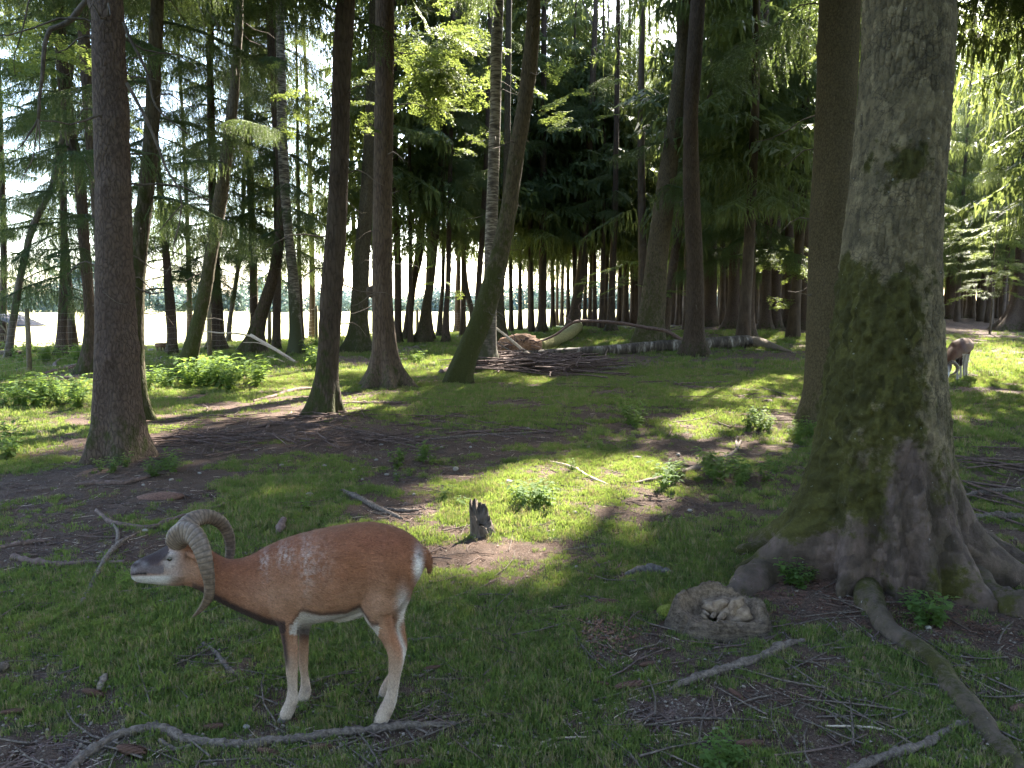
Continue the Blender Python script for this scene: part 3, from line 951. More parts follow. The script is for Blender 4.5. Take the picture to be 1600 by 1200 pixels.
tV = tree([(714, 598, 44), (720, 580, 39), (731, 549, 36), (752, 502, 36), (766, 455, 33), (779, 409, 31), (791, 350, 27), (800, 292, 24), (808, 233, 24), (818, 175, 24), (826, 117, 23), (832, 58, 21), (834, 0, 20)],
          'strongly leaning mossy green trunk in the centre', 'mossy_bark', moss=.72, rough=.07, mosstop=5, length=2.0, name='leaning_tree', flare=.15)
tW2 = tree([(786, 540, 18), (782, 500, 15), (780, 460, 14), (788, 380, 11), (792, 250, 10), (795, 0, 9)], 'short mossy trunk showing between the birch and the uprooted root plate', 'mossy_bark', moss=.5, z0=5.0, length=2.0, dens=2.0)
tX1 = tree([(846, 519, 17), (847, 500, 13), (848, 400, 12), (849, 250, 10), (850, 0, 8)], 'straight brown trunk behind the uprooted root plate', z0=5.0, length=2.3, dens=3.4)
tW = tree([(893, 516, 22), (897, 500, 18), (910, 409, 13), (917, 292, 11), (924, 175, 10), (929, 58, 8), (931, 0, 7)],
          'trunk leaning right at the far end of the sunlit mossy log', 'brown_bark', moss=.2, z0=6.5, length=2.0, dens=1.8)
tX = tree([(954, 519, 20), (955, 500, 12), (956, 452, 11), (958, 397, 10), (961, 343, 9), (963, 200, 8), (966, 0, 7)], 'slender trunk with flared foot left of the big mossy trunk behind the birch log', 'brown_bark', z0=5.0, length=2.1, dens=3.0)
tY = tree([(1011, 545, 44), (1014, 520, 39), (1021, 467, 37), (1029, 380, 33), (1041, 292, 30), (1048, 233, 27), (1056, 175, 24), (1065, 88, 21), (1070, 0, 19)],
          'big moss speckled trunk leaning right behind the fallen birch log', 'mossy_bark', moss=.5, mosstop=4, z0=5.4, length=2.4, dens=1.6)
tZ = tree([(1040, 527, 14), (1041, 495, 13), (1046, 452, 14), (1051, 419, 14), (1058, 376, 14), (1063, 332, 12), (1075, 290, 12), (1095, 200, 12), (1113, 128, 12), (1124, 88, 11), (1138, 0, 10)],
          'slanting trunk crossing behind the upright trunk right of centre', 'brown_bark', z0=6.5, length=2.1, dens=2.0, moss=.1)
tAA = tree([(1087, 556, 42), (1086, 545, 35), (1086, 525, 30), (1086, 409, 26), (1080, 292, 25), (1079, 175, 23), (1087, 58, 23), (1091, 0, 22)],
           'upright dark trunk standing in front of the fallen birch log', 'brown_bark', moss=.15, mosstop=1.2, length=2.4)
tBB = tree([(1167, 531, 26), (1168, 495, 20), (1170, 452, 20), (1172, 380, 18), (1180, 300, 16), (1190, 150, 15), (1195, 0, 14)],
           'dark spruce right of the fallen log with thick dark green boughs', z0=3.2, length=2.7, dens=5.0)
tCC = tree([(1144, 514, 28), (1145, 495, 20), (1146, 473, 18), (1148, 400, 16), (1152, 250, 14), (1155, 0, 12)], 'brown trunk with widening foot left behind the dark spruce', z0=3.6, length=2.6, dens=4.6)
tDD = tree([(1108, 510, 24), (1110, 473, 19), (1112, 380, 16), (1115, 200, 14), (1118, 0, 12)], 'trunk in the shade just right of the upright trunk by the birch log', z0=3.4, length=2.6, dens=5.0)
tFF = tree([(1196, 516, 22), (1197, 495, 16), (1198, 440, 15), (1200, 350, 13), (1205, 100, 11), (1206, 0, 10)], 'dark trunk right of the dark spruce beyond a sunny strip of grass', z0=3.6, length=2.6, dens=4.6)
tGG = tree([(1212, 512, 18), (1212, 460, 15), (1213, 300, 13), (1214, 0, 10)], 'brown trunk second to the left of the paired big trunks in the shade', z0=4.0, length=2.5, dens=4.0)
tHH = tree([(1232, 511, 18), (1233, 450, 15), (1234, 300, 13), (1238, 0, 10)], 'leaning brown trunk in the shade close left of the paired big trunks', z0=3.4, length=2.2, dens=4.0)
tII = tree([(1256, 515, 19), (1256, 450, 16), (1257, 300, 14), (1258, 0, 10)], 'dark trunk half hidden at the left edge of the paired big trunks', z0=4.2, length=2.4, dens=3.6)
tMM = tree([(1294, 664, 84), (1293, 640, 68), (1292, 600, 64), (1292, 525, 64), (1296, 350, 63), (1306, 175, 62), (1312, 0, 64)],
           'second big trunk with fine scaly bark close behind the great mossy trunk', 'old_bark', moss=.12, mosstop=1.0, top=24, length=2.8, rough=.02, flare=.25)
tJJ = tree([(1590, 516, 66), (1594, 500, 46), (1598, 470, 34), (1601, 400, 30), (1606, 300, 28), (1612, 150, 25), (1615, 0, 22)],
           'thick trunk with flared sunlit left edge at the far right', moss=.1, z0=5.5, length=2.6, dens=3.5, flare=.5)
tKK = tree([(1566, 497, 26), (1563, 450, 18), (1562, 350, 16), (1562, 150, 14), (1562, 0, 12)], 'dark reddish trunk behind the thick trunk at the far right', z0=4.6, length=2.6, dens=4.5)
tLL = tree([(1487, 498, 18), (1486, 450, 15), (1487, 300, 14), (1488, 0, 12)], 'shaded trunk close to the right side of the great mossy trunk', z0=4.8, length=2.6, dens=4.5)
tLM = tree([(1517, 497, 16), (1518, 450, 14), (1520, 300, 13), (1522, 0, 11)], 'shaded trunk behind the grazing ram', z0=4.8, length=2.6, dens=4.5)
tLN = tree([(1540, 495, 15), (1540, 450, 13), (1541, 300, 12), (1543, 0, 10)], 'narrow shaded trunk between the grazing ram and the far right trunks', z0=5.0, length=2.4, dens=4.5)

# burl on the tall trunk
bb = tO[1]
pb = U(581, 456, bb[1]) - bb
th = np.linspace(0, math.pi, 9); ph = np.linspace(0, 2 * math.pi, 14, endpoint=False)
Vb = np.array([[0.11 * math.sin(t) * math.cos(p) * (1 + .12 * math.sin(3 * p + 5 * t)), 0.11 * math.sin(t) * math.sin(p), 0.12 * math.cos(t)] for t in th for p in ph]) + pb
ii = np.arange(8)[:, None] * 14; jj = np.arange(14)[None]
Fb = np.stack([ii + jj, ii + (jj + 1) % 14, ii + 14 + (jj + 1) % 14, ii + 14 + jj], -1).reshape(-1, 4)
link('burl', mesh('burl', Vb, Fb, M['brown_bark'], True, {'moss': np.zeros(len(Vb))}), tO[0])

# bare branches in the upper left, dead side branches elsewhere
rA, bA, _ = tA
YA = bA[1]
twig_branch(rA, bA, [(193, 35), (203, 60), (220, 92), (232, 120), (238, 150), (243, 165), (262, 185), (282, 200), (294, 210)], YA - .2, .016, .006)
twig_branch(rA, bA, [(198, 130), (215, 160), (230, 190), (248, 232), (262, 268), (278, 292), (284, 320)], YA - .1, .018, .008)
twig_branch(rA, bA, [(284, 320), (280, 350), (272, 380), (268, 410), (258, 430)], YA - .1, .008, .003)
twig_branch(rA, bA, [(284, 320), (262, 345), (248, 362), (240, 372)], YA - .1, .006, .003)
twig_branch(rA, bA, [(200, 92), (215, 90), (235, 87), (252, 82)], YA, .006, .003)
twig_branch(rA, bA, [(202, 120), (230, 122), (250, 127)], YA, .009, .003)
twig_branch(rA, bA, [(205, 240), (235, 241)], YA, .009, .004)
twig_branch(rA, bA, [(206, 248), (222, 262)], YA, .005, .002)
twig_branch(rA, bA, [(150, 278), (140, 262), (132, 250)], YA, .007, .003)
twig_branch(rA, bA, [(160, 455), (172, 465), (184, 473), (205, 476)], YA - .25, .004, .002)
rE, bE, _ = tE
rE, bE, YE = rA, bA, YA + .25
twig_branch(rE, bE, [(168, -40), (150, -14), (125, 12), (112, 30), (95, 40), (78, 46), (72, 62), (68, 90), (66, 120), (62, 150), (60, 185)], YE, .030, .013)
twig_branch(rE, bE, [(60, 185), (55, 195), (45, 210), (35, 226), (22, 236), (6, 241)], YE, .011, .003)
twig_branch(rE, bE, [(60, 185), (62, 210), (61, 240)], YE, .010, .004)
twig_branch(rE, bE, [(150, -60), (90, -40), (46, 0), (38, 35), (28, 70), (22, 90), (24, 120)], YE, .012, .003)
twig_branch(rE, bE, [(60, 185), (56, 215), (48, 255), (40, 268), (26, 300)], YE, .008, .003)
twig_branch(rE, bE, [(142, 105), (128, 112), (112, 120)], YE, .005, .002)
rI, bI, _ = tI
twig_branch(rI, bI, [(228, 0), (238, 30), (250, 60), (262, 95), (275, 120)], bI[1] - 4, .018, .005)
rJ, bJ, _ = tJ
twig_branch(rJ, bJ, [(308, 0), (316, 25), (322, 60), (326, 82), (325, 97), (316, 108), (305, 118), (290, 130)], bJ[1] - 5, .024, .006)
twig_branch(rJ, bJ, [(326, 82), (340, 98), (352, 112), (358, 128)], bJ[1] - 5, .014, .004)
twig_branch(rJ, bJ, [(308, 0), (325, 18), (340, 38), (352, 70), (357, 105)], bJ[1] - 5, .016, .006)
rX, bX, _ = tX
twig_branch(rX, bX, [(903, 463), (930, 467), (955, 464), (975, 460)], bX[1] - 2, .02, .012, segs=5)
twig_branch(tL[0], tL[1], [(455, 128), (443, 120), (470, 130)], tL[1][1], .01, .006)
twig_branch(tR[0], tR[1], [(702, 140), (715, 132), (735, 125), (758, 118)], tR[1][1], .035, .012)
twig_branch(tR[0], tR[1], [(706, 60), (716, 35), (718, 0)], tR[1][1], .035, .02)
twig_branch(tR[0], tR[1], [(712, 30), (728, 15), (745, 5), (760, -8)], tR[1][1], .02, .01)
twig_branch(tW[0], tW[1], [(927, 40), (918, 20), (910, 0), (905, -20)], tW[1][1], .035, .02)
# forked arm of the birch near the centre
r_ = random.Random(4)
for (rt, bs, Cc) in TREES:
    # dead stubs and fine dry twigs on the lower stems
    for k in range(13 if bs[1] < 30 else 4):
        z = r_.uniform(1.2, min(7.5, frame_top(bs[1])))
        x = np.interp(z, Cc[:, 2] - bs[2], Cc[:, 0]) - bs[0]; y = np.interp(z, Cc[:, 2] - bs[2], Cc[:, 1]) - bs[1]
        az = r_.uniform(0, 6.28); L = r_.uniform(.15, 1.1)
        P = [np.array([x + math.cos(az) * t * L, y + math.sin(az) * t * L, z - .25 * t * t * L + .05 * math.sin(t * 7 + k)]) for t in np.linspace(0, 1, 6)]
        V, Fq = tube(P, np.linspace(.013, .004, 6), 4, .1, k)
        link('dead_twig', mesh('dead_twig', V, Fq, M['branch_bark'], True, {'moss': np.zeros(len(V))}), rt)

# broadleaf growth with the sun in it
def spray(root, base, u_, v_, Y, n, spread, seed, lit=True, s=(0.8, 1.5), down=0.25):
    r = random.Random(seed)
    for k in range(n):
        p = U(u_ + r.gauss(0, spread[0]), v_ + r.gauss(0, spread[1]), Y + r.uniform(-1, 1))
        o = bpy.data.objects.new('leafy_branch', SPRAYS[r.randrange(3)])
        COL.objects.link(o); o.parent = root
        o.location = tuple(p - base)
        o.rotation_euler = (r.uniform(-.3, .3), r.uniform(-.1, down * 2), r.uniform(0, 6.28))
        o.scale = (r.uniform(*s),) * 3
spray(tP[0], tP[1], 678, 80, 20, 42, (20, 36), 1, down=.5)
spray(tP[0], tP[1], 650, 90, 21, 18, (20, 40), 2, down=.5)
spray(tR[0], tR[1], 745, 70, 22, 14, (25, 50), 3)
spray(tR[0], tR[1], 740, 160, 24, 8, (20, 30), 4)
spray(tE[0], tE[1], 95, 75, 13, 16, (28, 32), 5, s=(.5, .9))
spray(tD[0], tD[1], 60, 60, 15, 10, (35, 35), 6, s=(.5, 1))
spray(tT1[0], tT1[1], 695, 430, 24, 5, (14, 25), 7, s=(.5, .9))
spray(tM[0], tM[1], 575, 110, 16, 7, (14, 40), 8, s=(.5, .9))
spray(tHH[0], tHH[1], 1232, 410, 30, 22, (22, 28), 9, s=(1, 1.7))
spray(tW[0], tW[1], 905, 120, 26, 14, (30, 60), 10)
spray(tX[0], tX[1], 975, 430, 30, 10, (22, 22), 12)
spray(tL[0], tL[1], 470, 120, 18, 8, (26, 40), 14, s=(.5, .9))

# the young broadleaf tree at the right with sun on its level leaf layers
bS_ = G(1546, 522)
P = resample(np.array([[0, 0, -.1], [.05, 0, 1.2], [-.05, .05, 2.6], [.05, 0, 4.2], [0, 0, 6.0]]), 14)
sap = empty('beech_sapling', bS_, 'young broadleaf tree with sunlit level leaf layers at the right', 'tree')
V, Fq = tube(P, np.linspace(.05, .015, 14), 7, .08, 2)
link('trunk', mesh('trunk', V, Fq, M['branch_bark'], True, {'moss': np.zeros(len(V))}), sap)
rs = random.Random(5)
for k in range(95):
    z = rs.choice([1.9, 2.3, 2.8, 3.2, 3.7, 4.1, 4.6, 5.1]) + rs.uniform(-.12, .12)
    az = rs.uniform(0, 6.28); rr_ = rs.uniform(0.0, 1.9)
    o = bpy.data.objects.new('leafy_branch', SPRAYS[rs.randrange(3)]); COL.objects.link(o); o.parent = sap
    o.location = (math.cos(az) * rr_, math.sin(az) * rr_, z - .1 * rr_)
    o.rotation_euler = (rs.uniform(-.12, .12), rs.uniform(-.05, .25), az + rs.uniform(-.6, .6))
    o.scale = (rs.uniform(.7, 1.3),) * 3

# ------------------------------------------------------------------ the far dense wood
far_trunks = []
for s in range(4):
    n = 16; z = np.linspace(-.3, 22, n); seg = 10
    cx = .12 * np.sin(z * .25 + s * 2); r = np.interp(z, [-.3, .0, .4, 1.2, 22], [.30, .27, .21, .18, .03])
    P = np.stack([cx, cx * 0, z], -1)
    V, Fq = tube(P, r, seg, .06, s)
    far_trunks.append(mesh('trunk', V, Fq, M['far_bark'], True, {'moss': np.zeros(len(V))}))
far_crowns = []
for s in range(4):
    r = random.Random(50 + s); mb = MB(); z = 4.2; az = 0
    while z < 23:
        for k in range(r.choice((1, 2, 2, 3))):
            az += 2.4 + r.uniform(-.5, .5)
            f = (23 - z) / 19
            L = (0.6 + 2.0 * min(1, f * 1.6)) * r.uniform(.7, 1.1)
            V, T = CBH[r.randrange(len(CBH))]
            mb.add((V * L * np.array([1, 1, 1.3])) @ rotmat(az, r.uniform(-.05, .3)).T + np.array([0, 0, z + r.uniform(-.2, .2)]), T)
        z += 0.5
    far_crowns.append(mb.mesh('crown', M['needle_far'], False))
BASES = np.array([b for (_, b, _) in TREES])
nfar = 0


def far_tree(x, y, label, group, thin=1.0, rnd=R):
    z = float(terrain(x, y))
    t = empty('spruce_tree', (x, y, z), label, 'tree', group, rnd.uniform(0, 6.28), rnd.uniform(.85, 1.15))
    k = rnd.randrange(4)
    o = link('trunk', far_trunks[k], t); o.scale = (thin, thin, 1)
    if y < 45 and any(shades_patch((x, y, zz_), 1.6) for zz_ in (5, 7, 9, 11, 13, 15, 17, 19)):
        t.rotation_euler = (0, 0, 0); t.scale = (1, 1, 1)
        add_crown(t, np.array([x, y, z]), np.array([[x, y, z, .2], [x, y, z + 30, .05]]), 5, 5, 21, 2.2, int(abs(x * 31 + y * 7)))
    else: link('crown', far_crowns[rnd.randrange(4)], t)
    TREES.append((t, np.array([x, y, z]), None))


# explicit thin trunks seen in the photograph between the big ones
for (u_, v_, w_) in [(782, 518, 6), (797, 519, 7), (812, 517, 7), (828, 515, 6), (862, 512, 7), (870, 509, 6), (878, 509, 6), (886, 510, 7), (913, 511, 7), (921, 510, 6), (927, 512, 8), (939, 513, 8), (946, 510, 7), (966, 508, 8), (977, 508, 9), (986, 506, 7), (993, 507, 7),
                     (1052, 507, 6), (1058, 508, 6), (1064, 507, 6), (1126, 508, 10), (1134, 506, 8), (1181, 505, 8), (1222, 505, 8), (1244, 506, 9), (1498, 494, 9), (1530, 492, 9), (1552, 493, 9), (1578, 494, 12)]:
    g_ = G(u_, v_)
    far_tree(g_[0], g_[1], 'thin straight spruce trunk among the shaded rows at the back of the wood', 'thin spruces in the back rows', thin=max(.6, w_ / F * g_[1] / .40))
rf = random.Random(77)
cand = []
for gxi in np.arange(-6, 75, 3.3):
    for gyi in np.arange(36, 92, 3.3):
        x = gxi + rf.uniform(-1.3, 1.3); y = gyi + rf.uniform(-1.3, 1.3)
        if x < 3.5 + (y - 36) * 0.16: continue
        if abs(x / y) > .80: continue
        if y > 62 and x < y * .16: continue
        if np.min(np.hypot(BASES[:, 0] - x, BASES[:, 1] - y)) < 1.6: continue
        if y < 75 and any(shades_patch((x, y, zz_), 1.0) for zz_ in (4, 6, 8, 11, 14, 17)) and rf.random() < .7: continue
        cand.append((x, y))
rf.shuffle(cand)
for (x, y) in cand[:170]:
    far_tree(x, y, 'tall shaded spruce deep in the dense wood on the right', 'spruces deep in the wood', thin=rf.uniform(.7, 1.2), rnd=rf)
# a looser scatter on the left edge before the field, seen through the low boughs
for (x, y, th_) in [(-15.5, 27, .8), (-10.0, 30, .7), (-5.6, 33, .7), (-8.7, 32, .6), (-7.3, 36, .7), (-4.1, 31, .5), (-9.6, 37, .8), (-12.0, 36, .7), (-2.3, 36, .7), (.9, 38, .7), (-13.8, 33, .7), (3.2, 40, .7)]:
    far_tree(x, y, 'slender spruce at the wood edge with the bright field behind it', 'slender spruces along the field edge', thin=th_)
# trees beyond the picture's right and left side, part of the same wood
rg = random.Random(5)
for (x, y) in [(20, 21), (22.5, 25), (21, 30), (27, 31), (14, 5), (21, 12), (24, 18), (-15, 12), (-17, 16.5), (-19, 20), (-8, -3), (7, -4), (1, -8), (-4, -12), (12, -2),
               (11, 30), (15, 33), (5.5, 33), (8.0, 26.5)]:
    far_tree(x, y, 'tall spruce standing beside the clearing', 'spruces round the clearing', thin=1.1, rnd=rg)


rb_ = random.Random(15)  # unseen trees added behind the camera to cut skylight on the trunks
for gxi in np.arange(-26, 27, 4.2):
    for gyi in np.arange(-24, 5, 4.2):
        x = gxi + rb_.uniform(-1.4, 1.4); y = gyi + rb_.uniform(-1.4, 1.4)
        if math.hypot(x, y) < 15 or rb_.random() < .25: continue
        far_tree(x, y, 'unseen spruce added behind the clearing to cut the skylight', 'added spruces behind the clearing', thin=1.0, rnd=rb_)


# extra canopy clumps: trees added to keep sun off the clearing, coarse, gap-tested
def shade_tree(x, y, seed, ztop=24, z0=9, L=3.2):
    z = float(terrain(x, y)); base = np.array([x, y, z]); r = random.Random(seed)
    t = empty('spruce_tree', base, 'added spruce whose crown keeps the sun off the clearing', 'tree', 'added shade spruces round the clearing')
    link('trunk', far_trunks[seed % 4], t)
    C = np.array([[x, y, z, .2], [x, y, z + 30, .05]])
    add_crown(t, base, C, z0, z0, ztop, L, seed)

for k, (x, y) in enumerate([(5.8, 12.6), (7.4, 15.6), (9.3, 19.3), (11.2, 23.3), (8.6, 12.0), (11.5, 13.5), (14.0, 17.0), (12.5, 10.0), (10.8, 7.5), (16.5, 21.0), (14.6, 12.4), (17.5, 15.5)]):
    shade_tree(x, y, 300 + k)

# ------------------------------------------------------------------ the great mossy trunk
gb = G(1385, 884)
ptsN = [(1386, 884, 196), (1385, 850, 196), (1382, 800, 200), (1380, 750, 206), (1380, 700, 204), (1381, 650, 192), (1383, 612, 186), (1386, 525, 172), (1389, 437, 160), (1395, 350, 152), (1404, 263, 148), (1411, 175, 146), (1417, 88, 145), (1420, 0, 145), (1421, -60, 144)]
baseN, CN = trunk_centres(ptsN, 24)
baseN = np.array([baseN[0], baseN[1], float(terrain(baseN[0], baseN[1]))])
rootN = empty('old_spruce_tree', baseN, 'great mossy trunk with spreading roots in the right foreground', 'tree')
seg = 330
zl = np.r_[-0.2, np.arange(-0.05, 3.75, 0.0095), np.arange(3.8, 23, .6)]
cz = CN[:, 2] - baseN[2]
zc = np.clip(zl, 0, None)
def smo(y, n=18):
    ker = np.ones(2 * n + 1) / (2 * n + 1); yp = np.r_[np.full(n, y[0]), y, np.full(n, y[-1])]
    return np.convolve(yp, ker, 'valid')
cx = smo(np.interp(zc, cz, CN[:, 0])) - baseN[0]; cy = np.interp(zc, cz, CN[:, 1]) - baseN[1]; rr = smo(np.interp(zc, cz, CN[:, 3]))
rr[zl < 0.9] = np.interp(zl[zl < 0.9], [0, .9], [0.31, rr[zl >= .9][0]])
TH, Z = np.meshgrid(np.arange(seg) * 2 * math.pi / seg, zl)
Zp = np.clip(Z, 0, None)
rb = rr[:, None] * np.ones_like(TH)
# buttresses: (angle, strength, width)  angle 0=+x, -90 = towards camera
for (an, st, wd) in [(-178, .52, .36), (-140, .20, .2), (-108, .10, .13), (-86, .13, .15), (-62, .34, .26), (-18, .60, .34), (35, .5, .35), (90, .5, .4), (140, .5, .35)]:
    d = np.angle(np.exp(1j * (TH - math.radians(an))))
    w_ = wd * (1 - 0.35 * np.exp(-Zp / .15))
    tall_ = .30 if abs(an) > 80 else .10
    rb = rb + st * np.exp(-(d / w_) ** 2) * (0.62 * np.exp(-(Zp / 0.20)) + tall_ * np.exp(-(Zp / 0.55) ** 1.3))
rb = rb + 0.05 * np.exp(-Zp / .5)
arc = TH / (2 * math.pi)
def pern(k, sz, sd, o=3):
    s = 0; am = 1; tt = 0
    for q in range(o):
        kk = k * 2 ** q; x = arc * kk
        a_ = vnoise(np.mod(x, kk), Z * sz * 2 ** q, sd + q); b_ = vnoise(np.mod(x, kk) - kk, Z * sz * 2 ** q, sd + q)
        t_ = np.mod(x, kk) / kk; t_ = sstep(.8, 1, t_)
        s = s + am * (a_ * (1 - t_) + b_ * t_ - .5); tt += am; am *= .5
    return s / tt
rb = rb * (1 + 0.05 * pern(4, 1.0, 70) + .03 * pern(10, 3, 75))
fis = np.abs(pern(34, 2.6, 171, 3)) * 2
lowz = np.exp(-Zp / .55)
rb = rb - .016 * lowz * sstep(.22, 0, fis)
# bark plates
NPL = 50
wx = arc * NPL + 0.9 * pern(20, 9, 80); wy = Z * (NPL / 2.2) * 0.62 + 0.9 * pern(20, 9, 84)
f1, f2, pid = worley(wx, wy, 3, NPL)
edge = sstep(0.02, 0.36, f2 - f1 + .5 * pern(16, 7, 140, 3))
edge = 1 - (1 - edge) * sstep(-.25, .2, pern(7, 3, 150, 3))
curl = (1 - edge)
f1b, f2b, pidb = worley(wx * 2.0, wy * 2.2, 8, NPL * 2)
edgeb = sstep(0.02, 0.25, f2b - f1b)
uN, vN, wN = proj(np.stack([baseN[0] + cx[:, None] + rb * np.cos(TH), baseN[1] + cy[:, None] + rb * np.sin(TH), baseN[2] + Z], -1))
def ell(cu, cv, ru, rv): return np.exp(-(((uN - cu) / ru) ** 2 + ((vN - cv) / rv) ** 2))
plate_zone = sstep(700, 420, vN)
facing = np.sin(TH) < 0.35
mo = 0.95 * sstep(365, 440, vN + 50 * pern(9, 5, 90)) * sstep(950, 720, vN + 60 * pern(12, 4, 160, 3))
mo = mo * (0.45 + 0.7 * sstep(1500, 1380, uN + (vN - 600) * .0)) 
mo = mo - .50 * ell(1355, 660, 60, 60) - .35 * ell(1330, 720, 40, 60) - 0.35 * ell(1460, 560, 25, 150)
mo = mo - 1.2 * ell(1418, 735, 24, 55) - 1.1 * ell(1420, 800, 30, 60) - .8 * ell(1300, 860, 110, 30) - .8 * ell(1460, 860, 60, 60) - .7 * ell(1250, 900, 60, 40)
mo = mo + .9 * ell(1425, 255, 38, 34) + .5 * ell(1345, 262, 16, 12) + .5 * ell(1420, 355, 16, 14) + .6 * ell(1400, 860, 50, 35) + .9 * ell(1478, 905, 40, 35) + .6 * ell(1250, 800, 40, 60) + .9 * ell(1180, 895, 50, 30)
mo = mo + .18 * sstep(500, 800, vN)
mo = mo + 1.0 * pern(12, 5, 120, 3) * (mo > .02) + .6 * pern(40, 16, 130, 3)
mo = np.clip(mo, 0, 1)
bare = np.clip(sstep(650, 800, vN) + 1.3 * ell(1420, 740, 28, 80), 0, 1) * (1 - np.clip(mo - .4, 0, 1))
pl = 1 - (1 - edge) * (0.8 - 0.4 * bare)
pl = pl * (1 - .9 * lowz * sstep(.16, 0, fis))
mossn = pern(60, 22, 95, 3)
rb = rb + (1 - np.clip(mo * 1.3, 0, 1)) * (0.008 * (edge - 1) + 0.006 * (pid - .5) + 0.004 * (edgeb - 1)) + np.clip(mo * 1.2, 0, 1) * (0.026 * mossn * 2) + 0.010 * (1 - np.clip(mo, 0, 1)) * sstep(600, 800, vN) * pern(26, 4, 99, 3) * 3.4
V = np.stack([cx[:, None] + rb * np.cos(TH), cy[:, None] + rb * np.sin(TH), Z], -1).reshape(-1, 3)
n = len(zl); i = np.arange(n - 1)[:, None] * seg; j = np.arange(seg)[None]
a = i + j; b_ = i + (j + 1) % seg
Fq = np.stack([a, b_, b_ + seg, a + seg], -1).reshape(-1, 4)
tone = .62 + .62 * pid + .35 * pern(70, 26, 190, 2)
link('trunk', mesh('trunk', V, Fq, M['old_spruce_bark'], True, {'tone': tone.ravel(), 'moss': mo.ravel(), 'bare': bare.ravel(), 'plate': pl.ravel()}), rootN)
add_crown(rootN, baseN, CN, 7, 7, 24, 3.2, 5)


def groot(uvr, mossf=0.5, barev=1.0, sink=0.35, name='root', seed=1, n=46):
    pts = []
    for (u_, v_, w_, lift) in uvr:
        g = G(u_, v_); r0 = w_ / 2 * px2m(g[1])
        pts.append([g[0], g[1], g[2] + r0 * (-0.05) + lift, r0 * 1.05])
    Pq = resample(np.array(pts), n)
    V, Fq = tube(Pq[:, :3] - baseN, Pq[:, 3], 22, 0.0)
    r = np.random.default_rng(seed)
    # lumpy bark
    cen = np.repeat(Pq[:, :3] - baseN, 22, axis=0); cen = np.vstack([cen, Pq[0, :3] - baseN, Pq[-1, :3] - baseN])
    d = V - cen
    k = 1 + 0.7 * (fbm(V[:, 0] * 7 + V[:, 2] * 7, V[:, 1] * 7, seed, 3) - .5) + 0.25 * (fbm(V[:, 0] * 40, V[:, 1] * 40 + V[:, 2] * 30, seed + 3, 2) - .5)
    V = cen + d * k[:, None]
    mo = np.clip(mossf + .8 * (fbm(V[:, 0] * 4, V[:, 1] * 4, seed + 7, 3) - .5), 0, 1)
    return link(name, mesh(name, V, Fq, M['old_spruce_bark'], True, {'moss': mo, 'bare': np.full(len(V), barev), 'plate': np.clip(.35 + 1.6 * fbm(V[:, 0] * 30, V[:, 1] * 30 + V[:, 2] * 20, seed + 11, 3), 0, 1), 'tone': .6 + .8 * fbm(V[:, 0] * 22, V[:, 1] * 22 + V[:, 2] * 15, seed + 13, 3)}), rootN)


groot([(1352, 845, 70, .16), (1352, 875, 60, .06), (1354, 905, 46, .01), (1362, 950, 40, .01), (1390, 985, 34, 0), (1430, 1015, 34, 0), (1462, 1040, 34, .01), (1485, 1070, 36, 0), (1512, 1105, 38, 0), (1545, 1145, 40, 0), (1575, 1185, 44, -.01), (1600, 1230, 44, -.02)], .52, .8, seed=2, n=70)
groot([(1440, 860, 80, .05), (1490, 905, 66, .03), (1540, 935, 56, .02), (1590, 955, 56, .01), (1650, 975, 50, 0), (1720, 1000, 40, -.02)], .42, 1, seed=3)
groot([(1340, 850, 96, .10), (1290, 868, 90, .07), (1240, 884, 74, .045), (1195, 902, 56, .03), (1160, 922, 42, .005), (1135, 938, 30, -.03)], .45, 1, seed=4)
groot([(1300, 850, 60, .05), (1240, 850, 46, .02), (1190, 858, 34, 0), (1150, 866, 26, -.02)], .55, .7, seed=5)
groot([(1460, 840, 80, .05), (1520, 850, 54, .02), (1570, 870, 44, 0), (1640, 890, 34, -.02)], .3, 1, seed=6)
# moss cushions on the roots
def cushion(u_, v_, w_, h_, seed, root=rootN, bs=baseN, dz=0.0, ht=0.5):
    g = G(u_, v_); sx = w_ / 2 * px2m(g[1]); n1, n2 = 14, 28
    th = np.linspace(0, math.pi / 1.7, n1); ph = np.linspace(0, 2 * math.pi, n2, endpoint=False)
    T_, P_ = np.meshgrid(th, ph, indexing='ij')
    x = sx * np.sin(T_) * np.cos(P_); y = h_ * sx * np.sin(T_) * np.sin(P_); z = ht * sx * np.cos(T_)
    k = 1 + .5 * (fbm(x * 30 + seed, y * 30, seed, 3) - .5)
    V = np.stack([x * k, y * k, z * k], -1).reshape(-1, 3) + g - bs + [0, 0, dz]
    i = np.arange(n1 - 1)[:, None] * n2; j = np.arange(n2)[None]
    Fq = np.stack([i + j, i + n2 + j, i + n2 + (j + 1) % n2, i + (j + 1) % n2], -1).reshape(-1, 4)
    link('moss_cushion', mesh('moss_cushion', V, Fq, M['moss_clump']), root)
cushion(1172, 912, 64, .8, 1, dz=.0, ht=.45)
cushion(1490, 915, 60, .9, 2, dz=.08)

